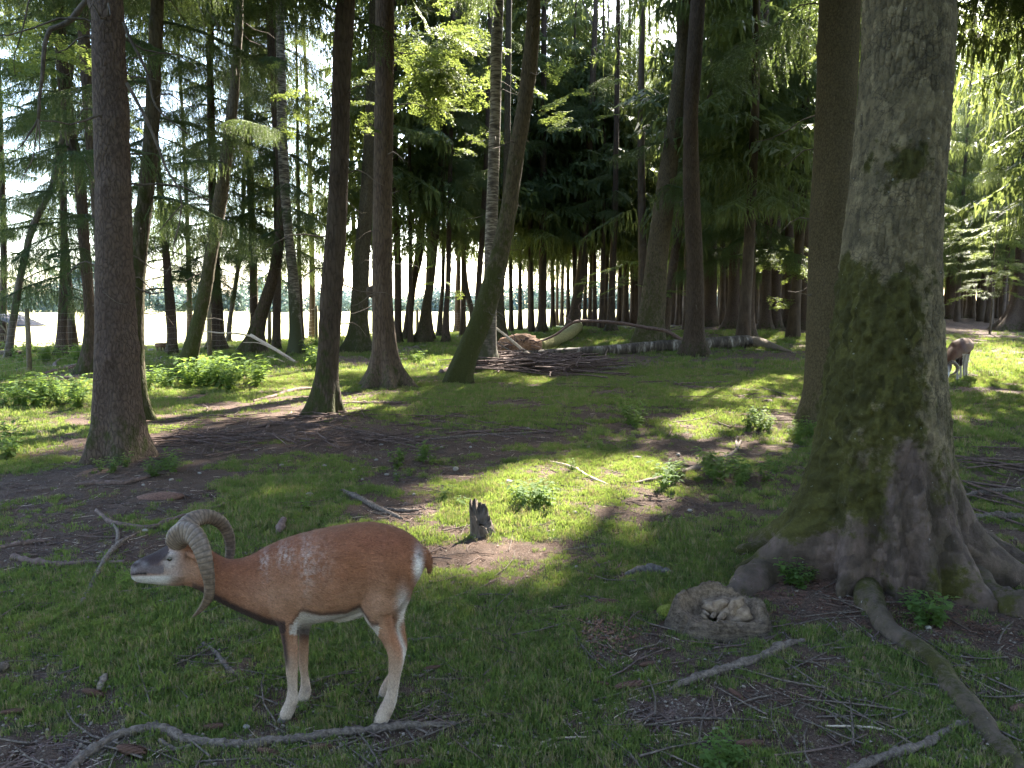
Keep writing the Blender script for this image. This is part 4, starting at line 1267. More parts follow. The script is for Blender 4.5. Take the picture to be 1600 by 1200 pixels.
# ------------------------------------------------------------------ small things on the ground
def stick(uvw, label, mat='stick', name='fallen_branch', forks=(), group=None, lift=0.0, n=26, seed=1, knob=.14, cat='branch'):
    pts = []
    for (u_, v_, w_) in uvw:
        g = G(u_, v_); r0 = w_ / 2 * px2m(g[1]); pts.append([g[0], g[1], g[2] + r0 * .55 + lift, r0])
    n = n * 2; Pq = resample(np.array(pts), n)
    b0 = Pq[n // 2, :3].copy(); b0[2] = float(terrain(b0[0], b0[1]))
    root = empty(name, b0, label, cat, group)
    def one(Pq, nm, sd):
        jit = (fbm(np.arange(len(Pq)) * .9, np.full(len(Pq), sd * 1.7), sd, 2) - .5)
        kn = np.exp(-((np.arange(len(Pq))[:, None] - np.random.default_rng(sd).uniform(2, len(Pq) - 2, 3)) / 1.4) ** 2).sum(1)
        rr = Pq[:, 3] * (1 + .45 * jit + .22 * kn)
        Q = Pq[:, :3].copy(); Q[:, 2] += jit * Pq[:, 3] * .6
        Q[:, 0] += Pq[:, 3] * .9 * (fbm(np.arange(len(Pq)) * .35, np.full(len(Pq), sd * 2.3), sd + 4, 2) - .5)
        V, Fq = tube(Q - b0, rr, 10, knob * .8, sd)
        link(nm, mesh(nm, V, Fq, M[mat]), root)
    one(Pq, 'stem', seed)
    for k, fk in enumerate(forks):
        p = []
        for q in fk:
            u_, v_, w_ = q[:3]; g = G(u_, v_); r0 = w_ / 2 * px2m(g[1]); p.append([g[0], g[1], g[2] + r0 * .8 + lift + (q[3] if len(q) > 3 else 0), r0])
        one(resample(np.array(p), 14), 'side_twig', seed + 9 + k)
    return root


stick([(95, 1215, 18), (140, 1180, 17), (185, 1154, 16), (235, 1141, 17), (290, 1158, 17), (350, 1166, 16), (420, 1163, 16), (490, 1154, 15), (560, 1145, 15), (640, 1137, 13), (712, 1133, 8)],
      'long bent grey stick along the bottom edge below the brown ram', forks=[[(185, 1160, 8), (160, 1168, 6), (120, 1170, 4)], [(250, 1160, 7), (285, 1172, 6), (310, 1160, 4)]], n=60, seed=3)
stick([(1043, 1080, 5), (1080, 1066, 14), (1130, 1050, 15), (1190, 1030, 14), (1235, 1008, 11), (1257, 1002, 7)], 'thick straight pointed stick below the rotten stump', seed=5, n=30)
stick([(1325, 1210, 15), (1380, 1187, 15), (1430, 1172, 14), (1475, 1148, 13), (1505, 1132, 12), (1532, 1122, 9)], 'curved grey stick at the bottom right crossing the root', forks=[[(1500, 1135, 5), (1540, 1130, 4), (1600, 1137, 3)]], seed=6, n=34)
stick([(128, 945, 8), (140, 922, 8), (152, 900, 9), (168, 872, 9), (182, 855, 9), (198, 842, 7)], 'slanting forked stick left of the ram head', forks=[[(182, 852, 6), (184, 835, 5), (172, 815, 4), (150, 796, 3)], [(160, 885, 4), (152, 868, 3)]], seed=7)
stick([(20, 872, 10), (60, 882, 10), (100, 884, 9), (150, 881, 8), (195, 880, 5)], 'dark stick lying flat at the left edge in front of the ram', 'dark_stick', seed=8)
stick([(150, 800, 6), (190, 822, 8), (235, 826, 8), (275, 812, 8), (320, 800, 7), (362, 786, 5)], 'dark thin branch behind the ram horns', 'dark_stick', forks=[[(235, 826, 4), (205, 840, 3), (180, 858, 3)]], seed=9)
stick([(500, 1008, 3), (560, 1006, 4), (640, 1003, 7), (700, 996, 6), (750, 986, 6), (780, 975, 4), (806, 958, 3)], 'thin curved stick on the grass right of the ram hind legs', forks=[[(780, 975, 3), (800, 985, 2), (830, 978, 2)]], seed=10)
stick([(318, 1006, 6), (338, 1022, 7), (350, 1040, 8), (374, 1059, 6)], 'short forked twig on the grass below the ram neck', forks=[[(350, 1038, 5), (366, 1018, 4), (375, 996, 2)]], seed=11)
stick([(535, 768, 6), (565, 782, 9), (595, 798, 9), (628, 812, 6)], 'slanting grey branch piece above the ram back', forks=[[(600, 796, 5), (640, 800, 5), (655, 798, 3)]], seed=12)
stick([(898, 858, 4), (940, 853, 5), (990, 848, 5), (1045, 839, 4)], 'thin straight twig in the sunny grass right of the jagged stump', seed=13)
stick([(860, 722, 3), (890, 730, 5), (925, 748, 4), (950, 758, 3)], 'pale thin twig at the bright sun patch', 'pale_wood', seed=14)
stick([(985, 757, 5), (1030, 750, 8), (1060, 742, 9), (1105, 726, 7), (1140, 712, 5), (1158, 690, 4)], 'pale crooked branch pointing to the plants left of the great trunk', forks=[[(1155, 705, 3), (1150, 690, 3), (1153, 683, 2)]], seed=15)
stick([(1512, 812, 10), (1560, 810, 13), (1620, 814, 12)], 'straight branch on the ground behind the great trunk, lower of two', seed=16)
stick([(1505, 778, 8), (1550, 771, 10), (1620, 770, 9)], 'straight branch on the ground behind the great trunk, upper of two', seed=17)
stick([(118, 760, 6), (150, 757, 9), (190, 757, 9), (235, 745, 6)], 'brown branch on the soil below the thick grey trunk', 'dark_stick', seed=18)
stick([(0, 858, 7), (40, 850, 8), (80, 846, 5)], 'dark branch at the left edge above the flat dark stick', 'dark_stick', seed=19)
stick([(-20, 1050, 16), (0, 1048, 14), (16, 1043, 10)], 'short thick stick end poking in at the left edge', seed=20, n=12)
stick([(395, 628, 4), (430, 620, 6), (460, 612, 7), (500, 608, 6)], 'dark branch behind the nearest upright trunk left of centre', 'dark_stick', seed=21)
stick([(530, 634, 5), (560, 632, 6), (600, 632, 6), (635, 630, 4)], 'mossy root like branch right of the nearest upright trunk', 'dark_stick', seed=22)
stick([(1052, 602, 4), (1100, 600, 5), (1150, 598, 4)], 'dark branch on the grass at the left of the sunny patch', 'dark_stick', seed=23)
stick([(800, 628, 3), (860, 622, 4), (910, 616, 3)], 'thin branch on the grass right of the leaning mossy trunk', 'dark_stick', seed=24)
stick([(0, 640, 4), (30, 636, 5), (75, 634, 3)], 'dark branch in the sunny grass at the left edge', 'dark_stick', seed=25)
stick([(55, 588, 4), (85, 582, 6), (115, 573, 5), (122, 570, 3)], 'branch lying between the fence post and the crooked trunk', 'dark_stick', forks=[[(85, 582, 3), (100, 562, 3), (108, 560, 2)]], seed=26)
stick([(28, 588, 4), (70, 590, 5), (112, 592, 4)], 'branch lying at the foot of the leftmost fence post', 'dark_stick', seed=27)
stick([(1290, 1135, 3), (1350, 1137, 4), (1400, 1143, 4), (1440, 1138, 3), (1452, 1105, 2)], 'pale hair thin twig bending at the bottom right', 'pale_wood', seed=28)
stick([(770, 1165, 3), (820, 1170, 4), (870, 1155, 4), (925, 1152, 3)], 'thin pale grass like twig at the bottom centre', 'pale_wood', forks=[[(865, 1158, 3), (872, 1185, 3)], [(862, 1165, 3), (825, 1187, 3)]], seed=29)
stick([(1485, 785, 3), (1498, 815, 3), (1520, 850, 3), (1545, 885, 3), (1580, 920, 3)], 'thin bare twig leaning on the roots of the great trunk', 'dark_stick', lift=.07, seed=30)
stick([(660, 690, 4), (720, 684, 6), (780, 680, 5), (850, 676, 3)], 'weathered branch across the bare soil in the middle', seed=31)
stick([(380, 672, 5), (440, 664, 7), (500, 668, 5)], 'reddish branch on the litter left of the nearest upright trunk', 'dark_stick', forks=[[(440, 664, 4), (455, 645, 3)], [(420, 667, 4), (400, 690, 3)]], seed=32)
stick([(270, 655, 3), (330, 652, 5), (390, 650, 4)], 'thin branch starting at the foot of the mossy leaning trunk behind the grey one', 'dark_stick', seed=33)

# brushwood: uncounted small sticks
def litter(name, label, n, zones, lo, hi, rad, mat, seed, arch=0.0):
    r = random.Random(seed); mb = MB(); Z = [zones[r.randrange(len(zones))] for _ in range(n)]
    g_ = Gv([z_[0] + r.gauss(0, z_[2] * .5) for z_ in Z], [max(488, z_[1] + r.gauss(0, z_[3] * .5)) for z_ in Z])
    g_ = g_[g_[:, 1] < 60]; n = len(g_); q = np.random.default_rng(seed)
    L = q.uniform(lo, hi, n); az = q.uniform(0, math.pi, n); R0 = rad * q.uniform(.5, 1.3, n); z0 = q.uniform(0, arch + 1e-9, n); bend = q.uniform(-.35, .35, n)
    ts = np.array([-.5, -.17, .17, .5]); A_ = az[:, None] + bend[:, None] * ts
    X = g_[:, :1] + np.cos(A_) * L[:, None] * ts; Y = g_[:, 1:2] + np.sin(A_) * L[:, None] * ts
    Zz = terrain(X, Y) + R0[:, None] * .6 + z0[:, None] + q.uniform(-.3, .3, (n, 1)) * arch * np.array([-1, -.3, .3, 1])
    for k in range(n):
        V, Fq = tube(np.stack([X[k], Y[k], Zz[k]], -1), [R0[k], R0[k] * .9, R0[k] * .8, R0[k] * .4], 4 if rad > .004 else 3, cap=False); mb.add(V, Fq)
    return tag(link(name, mb.mesh(name, M[mat])), label, None, None, 'stuff')
soilz = [(u_, v_, ru, rv) for (u_, v_, ru, rv, s) in SOIL if s > .5]
litter('twig_litter', 'small dark twigs strewn over the bare soil', 2600, soilz, .04, .26, .0035, 'dark_stick', 1)
litter('pale_twigs', 'short pale twigs and dry stalks on the clearing floor', 1100, [(u_, v_, ru * 1.6, rv * 2) for (u_, v_, ru, rv) in soilz], .03, .16, .0025, 'pale_wood', 2)
litter('leaf_litter', 'brown needles, scales and crumbs lying in the grass', 5200, [(300, 1050, 700, 260), (900, 1050, 700, 260), (1300, 1100, 500, 200), (600, 850, 900, 160), (250, 820, 500, 160)], .008, .05, .0022, 'cone', 7)
litter('bark_crumbs', 'bark flakes and needles heaped round the roots of the great trunk', 2600, [(1390, 915, 260, 50), (1480, 960, 180, 60), (1250, 920, 120, 40)], .01, .06, .003, 'cone', 27)
litter('fallen_twigs', 'thin grey and brown twigs scattered over the whole clearing', 620, [(300, 800, 400, 160), (700, 780, 400, 160), (1000, 1000, 600, 260), (400, 1080, 500, 160), (1350, 1080, 300, 160), (600, 680, 500, 70), (1100, 690, 300, 80)], .10, .55, .0042, 'stick', 17, arch=.012)
litter('fallen_twigs', 'thin dark twigs scattered over the whole clearing', 520, [(300, 800, 400, 160), (700, 760, 400, 160), (1000, 1000, 600, 260), (250, 850, 400, 120), (700, 660, 500, 60)], .08, .5, .004, 'dark_stick', 18, arch=.012)
litter('branch_litter', 'tangle of reddish dead branches round the nearest upright trunk', 230, [(400, 675, 150, 30), (520, 650, 70, 18), (330, 690, 80, 20), (560, 690, 120, 16)], .3, 1.1, .007, 'dark_stick', 3, arch=.06)
litter('branch_litter', 'scattered fallen branches on the far clearing floor', 170, [(850, 600, 250, 40), (1150, 640, 150, 40), (740, 660, 160, 30), (1000, 600, 200, 20), (80, 620, 90, 50), (1550, 740, 70, 60), (1520, 530, 70, 10)], .3, 1.5, .010, 'dark_stick', 4, arch=.03)
litter('brushwood_pile', 'low heap of dark reddish brushwood in front of the uprooted root plate', 330, [(850, 575, 80, 12), (800, 574, 50, 10), (900, 578, 40, 10)], .6, 2.4, .018, 'dark_stick', 5, arch=.32)

# pebbles and gravel
def ico_pts(seed, flat=.6):
    t = (1 + 5 ** .5) / 2
    v = np.array([(-1, t, 0), (1, t, 0), (-1, -t, 0), (1, -t, 0), (0, -1, t), (0, 1, t), (0, -1, -t), (0, 1, -t), (t, 0, -1), (t, 0, 1), (-t, 0, -1), (-t, 0, 1)], float)
    v /= np.linalg.norm(v[0])
    f = np.array([(0, 11, 5), (0, 5, 1), (0, 1, 7), (0, 7, 10), (0, 10, 11), (1, 5, 9), (5, 11, 4), (11, 10, 2), (10, 7, 6), (7, 1, 8), (3, 9, 4), (3, 4, 2), (3, 2, 6), (3, 6, 8), (3, 8, 9), (4, 9, 5), (2, 4, 11), (6, 2, 10), (8, 6, 7), (9, 8, 1)])
    r = np.random.default_rng(seed)
    v = v * (1 + .25 * (r.random((12, 1)) - .5)) * [1, .8, flat]
    return v, f
def subdiv(v, f, n=1):
    for _ in range(n):
        vs = list(map(tuple, v)); cache = {}; nf = []
        def mid(a, b):
            k = (min(a, b), max(a, b))
            if k not in cache:
                m_ = (np.array(vs[a]) + np.array(vs[b])) / 2 * 1.08; cache[k] = len(vs); vs.append(tuple(m_))
            return cache[k]
        for a, b, c in f:
            ab, bc, ca = mid(a, b), mid(b, c), mid(c, a)
            nf += [(a, ab, ca), (b, bc, ab), (c, ca, bc), (ab, bc, ca)]
        v = np.array(vs); f = np.array(nf)
    return v, f
mb = MB(); r = random.Random(8)
PB = [ico_pts(s) for s in range(5)]
zones = soilz + [(760, 1110, 160, 80), (700, 1100, 90, 60), (560, 1160, 160, 40), (60, 900, 90, 60), (200, 1060, 120, 90), (300, 1100, 300, 60), (500, 900, 500, 150)]
Zg = [zones[r.randrange(len(zones))] for _ in range(5200)]
for g in Gv([z_[0] + r.gauss(0, z_[2] * .75) for z_ in Zg], [max(500, z_[1] + r.gauss(0, z_[3] * .8)) for z_ in Zg]):
    if g[1] > 14: continue
    s = r.choice([.002, .002, .003, .003, .004, .005, .007]) * r.uniform(.7, 1.3) * (1 + g[1] * .05)
    V, T = PB[r.randrange(5)]; mb.add((V * s) @ rotmat(r.uniform(0, 6.28), r.uniform(-.4, .4)).T + g + [0, 0, s * .3 + .004], T)
tag(link('gravel', mb.mesh('gravel', M['gravel'])), 'fine gravel and wood chips on the bare patches', None, None, 'stuff')
STM = []
for s in range(6):
    v, f = ico_pts(40 + s, .62); v, f = subdiv(v, f, 1); v, f = subdiv(v, f, 1)
    STM.append(mesh('stone', v * .9, f, M['stone']))
stones = [(600, 688, 9, 'mid'), (652, 684, 9, 'mid'), (640, 690, 8, 'mid'), (596, 696, 8, 'mid'), (507, 729, 8, 'mid'), (588, 720, 8, 'mid'), (552, 735, 8, 'mid'), (566, 750, 7, 'mid'), (604, 743, 10, 'mid'), (618, 742, 8, 'mid'), (440, 728, 9, 'mid'), (400, 705, 8, 'mid'), (647, 774, 9, 'mid'),
          (483, 776, 16, 'a'), (505, 780, 9, 'mid'), (312, 741, 10, 'mid'), (268, 751, 9, 'mid'), (224, 759, 8, 'mid'), (227, 831, 12, 'b'), (36, 932, 10, 'c'), (385, 1138, 16, 'd'), (304, 1098, 9, 'e'), (795, 755, 16, 'f'), (712, 735, 14, 'mid'), (690, 700, 8, 'mid'), (833, 766, 9, 'mid'), (995, 718, 16, 'g'),
          (898, 803, 12, 'h'), (900, 888, 12, 'i'), (1078, 799, 10, 'j'), (820, 1147, 12, 'k'), (895, 1072, 8, 'l'), (1450, 983, 14, 'm'), (1060, 712, 12, 'mid'), (920, 700, 9, 'mid'), (955, 716, 10, 'mid'), (825, 672, 10, 'mid'), (655, 712, 8, 'mid'), (735, 700, 8, 'mid'), (860, 715, 8, 'mid'), (1115, 720, 9, 'mid')]
SL = {'a': 'flat grey stone on the soil above the ram back', 'b': 'white stone behind the ram horns', 'c': 'small pale stone in the grass at the left edge', 'd': 'pale stone below the ram forelegs, above the long stick',
      'e': 'tiny pale stone in the grass left of the ram forelegs', 'f': 'flat pale stone above the jagged small stump', 'g': 'grey stone left of the pale crooked branch', 'h': 'grey stone in the sunny grass above the thin straight twig',
      'i': 'dark round stone in the grass left of the rotten stump', 'j': 'small white stone by the plants left of the great trunk', 'k': 'pale stone in the grass at the bottom centre', 'l': 'tiny pale stone above the cones right of centre', 'm': 'white stone beside the long root at the right'}
for k, (u_, v_, w_, key) in enumerate(stones):
    g = G(u_, v_); s = w_ / 2 * px2m(g[1])
    o = link('stone', STM[k % 6]); o.location = tuple(g + [0, 0, s * .35]); o.scale = (s, s * R.uniform(.7, 1), s * R.uniform(.7, 1)); o.rotation_euler = (0, 0, R.uniform(0, 6))
    if key == 'mid': tag(o, 'small pale stone half sunk in the bare soil across the middle of the clearing', 'stone', 'small pale stones on the bare soil')
    else: tag(o, SL[key], 'stone')

# spruce cones: overlapping scales on a spindle
def cone_mesh(seed):
    mb = MB(); r = random.Random(seed)
    P = np.array([[x, 0, 0] for x in np.linspace(-.5, .5, 9)])
    V, Fq = tube(P, [.03, .09, .115, .12, .115, .105, .085, .055, .015], 8); mb.add(V, Fq)
    for k in range(22):
        x = -.47 + .92 * k / 22
        rad_ = .13 * math.sin(math.pi * (x + .56) / 1.12) ** .5
        for q in range(8):
            a_ = q * math.pi / 4 + k * .62
            c = np.array([x, math.cos(a_) * rad_, math.sin(a_) * rad_]); out = np.array([0, math.cos(a_), math.sin(a_)]); t = np.array([0, -math.sin(a_), math.cos(a_)])
            tip = c + np.array([.055, 0, 0]) + out * .022
            mb.add(np.array([c - t * .04, tip - t * .025, tip + t * .025, c + t * .04, c + out * -.01 + [.06, 0, 0]]), [np.array([[0, 1, 2, 3]]), np.array([[1, 4, 2]])])
    return mb.mesh('spruce_cone', M['cone'], False)
CM = [cone_mesh(1), cone_mesh(2)]
cones = [(232, 1055, 26, .5, 'brown spruce cone in the grass left of the ram forelegs'), (146, 1087, 42, -.3, 'spruce cone against the short pale wood piece at the left'),
         (205, 1178, 60, -.35, 'long spruce cone lying inside the bend of the long stick'), (502, 1170, 36, .2, 'spruce cone touching the underside of the long stick'),
         (762, 1068, 22, 1.0, 'small spruce cone in the grass right of the ram hind hooves'), (948, 944, 36, .1, 'pale brown cone left of the rotten stump'),
         (1012, 1040, 28, .3, 'spruce cone in the grass under the sunny end of the rotten stump'), (984, 1076, 50, .25, 'dark long spruce cone left of the thick pointed stick'),
         (940, 1070, 24, -.3, 'short dark cone paired with the long cone left of the pointed stick'), (1152, 1090, 38, -1.1, 'reddish cone below the thick pointed stick'),
         (1172, 1166, 46, .1, 'brown cone in the grass at the bottom right of centre'), (640, 1197, 50, .1, 'spruce cone cut by the bottom edge of the picture'),
         (675, 1046, 26, .2, 'dark cone in the grass behind the ram hind hoof'), (1350, 1036, 26, 1.2, 'dark upright cone between the stick and the long root'),
         (1588, 1110, 40, .6, 'dark cone at the right edge beside the long root'), (925, 905, 20, .8, 'small grey cone in the shade left of the great root'), (1405, 1090, 22, -.5, 'small reddish cone above the curved grey stick'), (330, 1140, 40, .1, 'half hidden cone just above the long stick'), (20, 1115, 34, .2, 'spruce cone in the shade at the left edge'), (420, 1178, 38, -.2, 'dusty cone below the middle of the long stick')]
for k, (u_, v_, w_, rz, lab) in enumerate(cones):
    g = G(u_, v_); s = w_ * px2m(g[1]) * 1.05
    o = link('spruce_cone', CM[k % 2]); o.location = tuple(g + [0, 0, s * .10]); o.scale = (s,) * 3; o.rotation_euler = (R.uniform(0, 6), R.uniform(-.1, .1), rz)
    tag(o, lab, 'cone', 'spruce cones lying on the grass')
# short wood piece
stick([(155, 1080, 9), (160, 1070, 11), (164, 1058, 8)], 'short pale piece of wood standing in the grass at the left', 'rot_wood', 'wood_piece', seed=40, n=10, cat='wood')

# rotten stump: ragged ring filled with crumbled wood
gs = G(1125, 978)
sr = 82 * px2m(gs[1])
st = empty('rotten_stump', gs, 'low hollow rotten stump filled with crumbling wood, below the great trunk', 'stump')
nT, nS = 150, 64
th = np.arange(nT) * 2 * math.pi / nT
TT, RR_ = np.meshgrid(th, np.linspace(0.0, 1.32, nS))
cu, su = np.cos(TT), np.sin(TT)
outl = 1 + .28 * (fbm(cu * 1.5 + 4, su * 1.5 + 4, 61, 3) - .5) + .10 * (fbm(cu * 7, su * 7, 62, 2) - .5)
hgt = .062 + .042 * su + .10 * (fbm(cu * 1.4 + 9, su * 1.4, 63, 3) - .5) + .03 * (fbm(cu * 9, su * 9, 64, 2) - .5)
hgt = np.clip(hgt, .035, .2)
ring = np.exp(-((RR_ - .86) / .16) ** 2)
inner = sstep(1.0, .75, RR_)
hh = hgt * ring + inner * (.035 + .05 * (fbm(cu * RR_ * 3 + 7, su * RR_ * 3, 70, 4) - .4)) - .07 * sstep(.95, 1.3, RR_)
hh = hh - .09 * np.exp(-((cu * RR_ + .02) ** 2 + (su * RR_ - .1) ** 2) / .02) + .05 * np.exp(-((cu * RR_ - .2) ** 2 + (su * RR_ - .45) ** 2) / .10)
grain = fbm(TT * 1.6 + .3 * RR_, RR_ * 16, 65, 3) - .5
hh = hh + .022 * grain * (ring + .3) + .010 * (fbm(cu * RR_ * 16, su * RR_ * 16, 72, 2) - .5) * inner
rx = sr * RR_ * outl
V = np.stack([rx * cu, .74 * rx * su, hh], -1).reshape(-1, 3)
i = np.arange(nS - 1)[:, None] * nT; j = np.arange(nT)[None]
Fq = np.stack([i + j, i + nT + j, i + nT + (j + 1) % nT, i + (j + 1) % nT], -1).reshape(-1, 4)
core_ = np.clip(sstep(.95, .65, RR_) * (.6 + .9 * (fbm(cu * RR_ * 4, su * RR_ * 4, 74, 3))) , 0, 1)
mt = Mat('stump_wood', .95, .1)
nn_ = mt.noise(mt.coord((1, 1, 1)), 50, 6, .75); ng_ = mt.noise(mt.coord((1, 1, 5)), 12, 4, .7)
gw = mt.mix(mt.ramp(mt.math('ADD', mt.math('MULTIPLY', nn_, .5), mt.math('MULTIPLY', ng_, .5)), [(.38, 0.0), (.62, 1.0)]), (.022, .016, .011), (.135, .105, .082))
cw = mt.mix(mt.ramp(nn_, [(.3, 0.0), (.7, 1.0)]), (.045, .03, .02), (.30, .22, .16))
mt.col(mt.mix(mt.attr('core'), gw, cw)); mt.bump(mt.math('ADD', nn_, ng_), 1.0, .012)
link('rim', mesh('rim', V, Fq, mt.m, True, {'core': core_.ravel()}), st)
rs = random.Random(3)
for (x, y, s) in [(.18, .30, .050), (.05, .36, .040), (.33, .28, .042), (-.08, .12, .035), (.12, .05, .026), (-.28, .05, .022), (-.15, -.08, .02), (.0, -.16, .024), (.24, -.10, .024), (-.35, -.15, .018), (-.05, .26, .036), (.40, .12, .03)]:
    v, f = ico_pts(int(s * 1000)); v, f = subdiv(v, f, 2)
    v = v * (1 + .45 * (fbm(v[:, 0] * 2.5 + x * 9, v[:, 1] * 2.5 + v[:, 2] * 2, 5, 4) - .5))[:, None]
    o = link('wood_chunk', mesh('wood_chunk', v * s * (1.9 if y > .2 else .9) * np.array([1.3, .9, .8]), f, M['crumb_wood']), st); o.location = (x * sr, y * sr * .8, .06); o.rotation_euler = (rs.uniform(-1, 1), rs.uniform(-1, 1), rs.uniform(0, 6))
cushion(1048, 962, 44, .7, 5, st, gs, .01, .7)
# rough soil crumbs beside it
mb = MB()
for k in range(420):
    g = G(945 + rs.gauss(0, 34), 985 + rs.gauss(0, 20)); s = rs.uniform(.003, .010)
    V, T = PB[rs.randrange(5)]; mb.add((V * s) @ rotmat(rs.uniform(0, 6), .3).T + g + [0, 0, .01], T)
tag(link('soil_crumbs', mb.mesh('soil_crumbs', M['cone'])), 'crumbled soil and wood left of the rotten stump', None, None, 'stuff')

# pale chips strewn in the grass
qc = np.random.default_rng(99); nc = 11000
gp = Gv(qc.uniform(-60, 1660, nc), 560 + 640 * qc.random(nc) ** .8)
gp = gp[gp[:, 1] < 13]; gp = gp[(grass_cov(gp[:, 0], gp[:, 1]) + .5 * qc.random(len(gp))) < .95]; nc = len(gp)
sz = qc.choice([.002, .003, .004, .007], nc, p=[.35, .35, .2, .1]) * (1 + gp[:, 1] * .07)
tet = np.array([[1, 0, 0], [-.5, .8, 0], [-.5, -.8, 0], [0, 0, .7]])[None] * sz[:, None, None] * qc.uniform(.6, 1.4, (nc, 4, 1)); ca_ = qc.uniform(0, 6.28, nc)
Vt = np.stack([tet[..., 0] * np.cos(ca_)[:, None] - tet[..., 1] * np.sin(ca_)[:, None], tet[..., 0] * np.sin(ca_)[:, None] + tet[..., 1] * np.cos(ca_)[:, None], tet[..., 2] + .006 + sz[:, None] * .4], -1) + gp[:, None, :]
Ft = (np.array([[0, 1, 3], [1, 2, 3], [2, 0, 3]])[None] + (np.arange(nc) * 4)[:, None, None]).reshape(-1, 3)
tag(link('wood_chips', mesh('wood_chips', Vt.reshape(-1, 3), Ft, M['gravel'], False)), 'tiny pale chips and grit strewn through the grass', None, None, 'stuff')

# small jagged stump
gj = G(757, 834); js = empty('jagged_stump', gj, 'small jagged grey stump standing in the sunny grass at the centre', 'stump')
nT, nZ = 64, 26
TT, ZZ = np.meshgrid(np.arange(nT) * 2 * math.pi / nT, np.linspace(0, 1, nZ))
top = .17 + .075 * np.cos(TT - 2.3) + .10 * (fbm(np.cos(TT) * 2.2 + 2, np.sin(TT) * 2.2, 81, 3) - .5) 
w0 = 19 * px2m(gj[1])
rd = w0 * (1.25 - .35 * ZZ ** .5) * (1 + .2 * (fbm(np.cos(TT) * 5, np.sin(TT) * 5 + ZZ, 82, 3) - .5)) * (1 + .12 * (vnoise(TT * 7, ZZ * 2, 4) - .5))
V = np.stack([rd * np.cos(TT) - .03 * ZZ, rd * np.sin(TT) * .8, -.03 + ZZ * top], -1).reshape(-1, 3)
V = np.vstack([V, np.stack([w0 * .3 * np.cos(TT[0]) - .03, w0 * .25 * np.sin(TT[0]), np.full(nT, .06)], -1)])
i = np.arange(nZ)[:, None] * nT; j = np.arange(nT)[None]
Fq = np.stack([i + j, i + (j + 1) % nT, i + nT + (j + 1) % nT, i + nT + j], -1).reshape(-1, 4)
link('stump_wood', mesh('stump_wood', V, Fq, M['old_stub']), js)
# dark knotty stub behind the ram back
stick([(436, 838, 9), (439, 828, 11), (444, 818, 9)], 'short dark stub poking up behind the ram back', 'dark_stick', 'wood_piece', seed=44, n=8, cat='wood', lift=.02)
# half rotten bark lumps in the grass
stick([(978, 900, 7), (1000, 895, 14), (1030, 894, 13), (1050, 897, 8)], 'low dark piece of rotten bark in the grass left of the great root', 'grey_wood', 'bark_piece', seed=45, n=12, cat='bark')
stick([(1208, 632, 4), (1200, 630, 9), (1190, 630, 5)], 'small dark lump of bark in the sunny patch left of the paired trunks', 'dark_stick', 'bark_piece', seed=46, n=8, cat='bark')
v, f = ico_pts(5, .35); v, f = subdiv(v, f, 2); v = v * (1 + .3 * (fbm(v[:, 0] * 3, v[:, 1] * 3, 9, 3) - .5))[:, None]
g = G(250, 778); o = link('soil_mound', mesh('soil_mound', v * np.array([.19, .13, .12]), f, M['cone'])); o.location = tuple(g); tag(o, 'low bare earth mound behind the ram horns', 'mound')

# fallen logs
def log(uvw, label, mat, name='fallen_log', moss=.3, lifts=None, n=40, seed=3, broken=True):
    pts = []
    for k, (u_, v_, w_) in enumerate(uvw):
        g = G(u_, v_); r0 = w_ / 2 * px2m(g[1]); pts.append([g[0], g[1], g[2] + r0 * .8 + (lifts[k] if lifts else 0), r0])
    Pq = resample(np.array(pts), n); b0 = Pq[n // 2, :3].copy(); b0[2] = float(terrain(b0[0], b0[1]))
    root = empty(name, b0, label, 'log')
    V, Fq = tube(Pq[:, :3] - b0, Pq[:, 3] * (1 + .12 * (fbm(np.arange(n) * .4, np.zeros(n), seed, 3) - .5)), 16, .05, seed)
    mo = np.clip(moss + .9 * (fbm(V[:, 0] * 2, V[:, 1] * 2, seed, 3) - .5), 0, 1)
    link('stem', mesh('stem', V, Fq, M[mat], True, {'moss': mo}), root)
    return root, b0, Pq


# birch bark on a lying log needs its bands across the stem: a material of its own
m = Mat('lying_birch_bark', .8, .25)
nz = m.noise(m.coord((1, .25, .25)), 7, 5, .7)
m.col(m.mix(m.ramp(m.math('ADD', m.attr('moss'), m.math('MULTIPLY', m.math('SUBTRACT', nz, .5), 1.0)), [(.42, 0.0), (.6, 1.0)]), m.ramp(nz, [(.42, (.035, .027, .02)), (.55, (.095, .075, .06)), (.66, (.27, .24, .21))]), (.05, .055, .018)))
m.bump(nz, .6, .02); M['lying_birch'] = m.m
L1 = log([(800, 560, 12), (870, 557, 14), (940, 555, 16), (1000, 551, 18), (1060, 548, 20), (1110, 545, 20), (1170, 543, 22)], 'long fallen birch log behind the upright dark trunk', 'lying_birch', moss=.25)
L1b = log([(1160, 543, 20), (1180, 543, 19), (1205, 546, 12), (1236, 551, 3)], 'split tan broken end piece of the fallen birch log', 'rot_wood', name='split_log', moss=0, n=14)
L2 = log([(840, 549, 20), (862, 542, 19), (880, 534, 18), (892, 527, 18), (903, 517, 16)], 'short thick sunlit mossy log running back from the root plate', 'mossy_log', moss=.3)
stick([(690, 585, 10), (720, 580, 11), (760, 579, 12), (800, 579, 12), (832, 576, 7)], 'dark log in front of the brushwood heap', 'dark_stick', 'fallen_log', seed=50, cat='log')
stick([(930, 578, 4), (960, 577, 5), (990, 573, 3)], 'thin bare branch right of the brushwood heap', 'stick', seed=51)
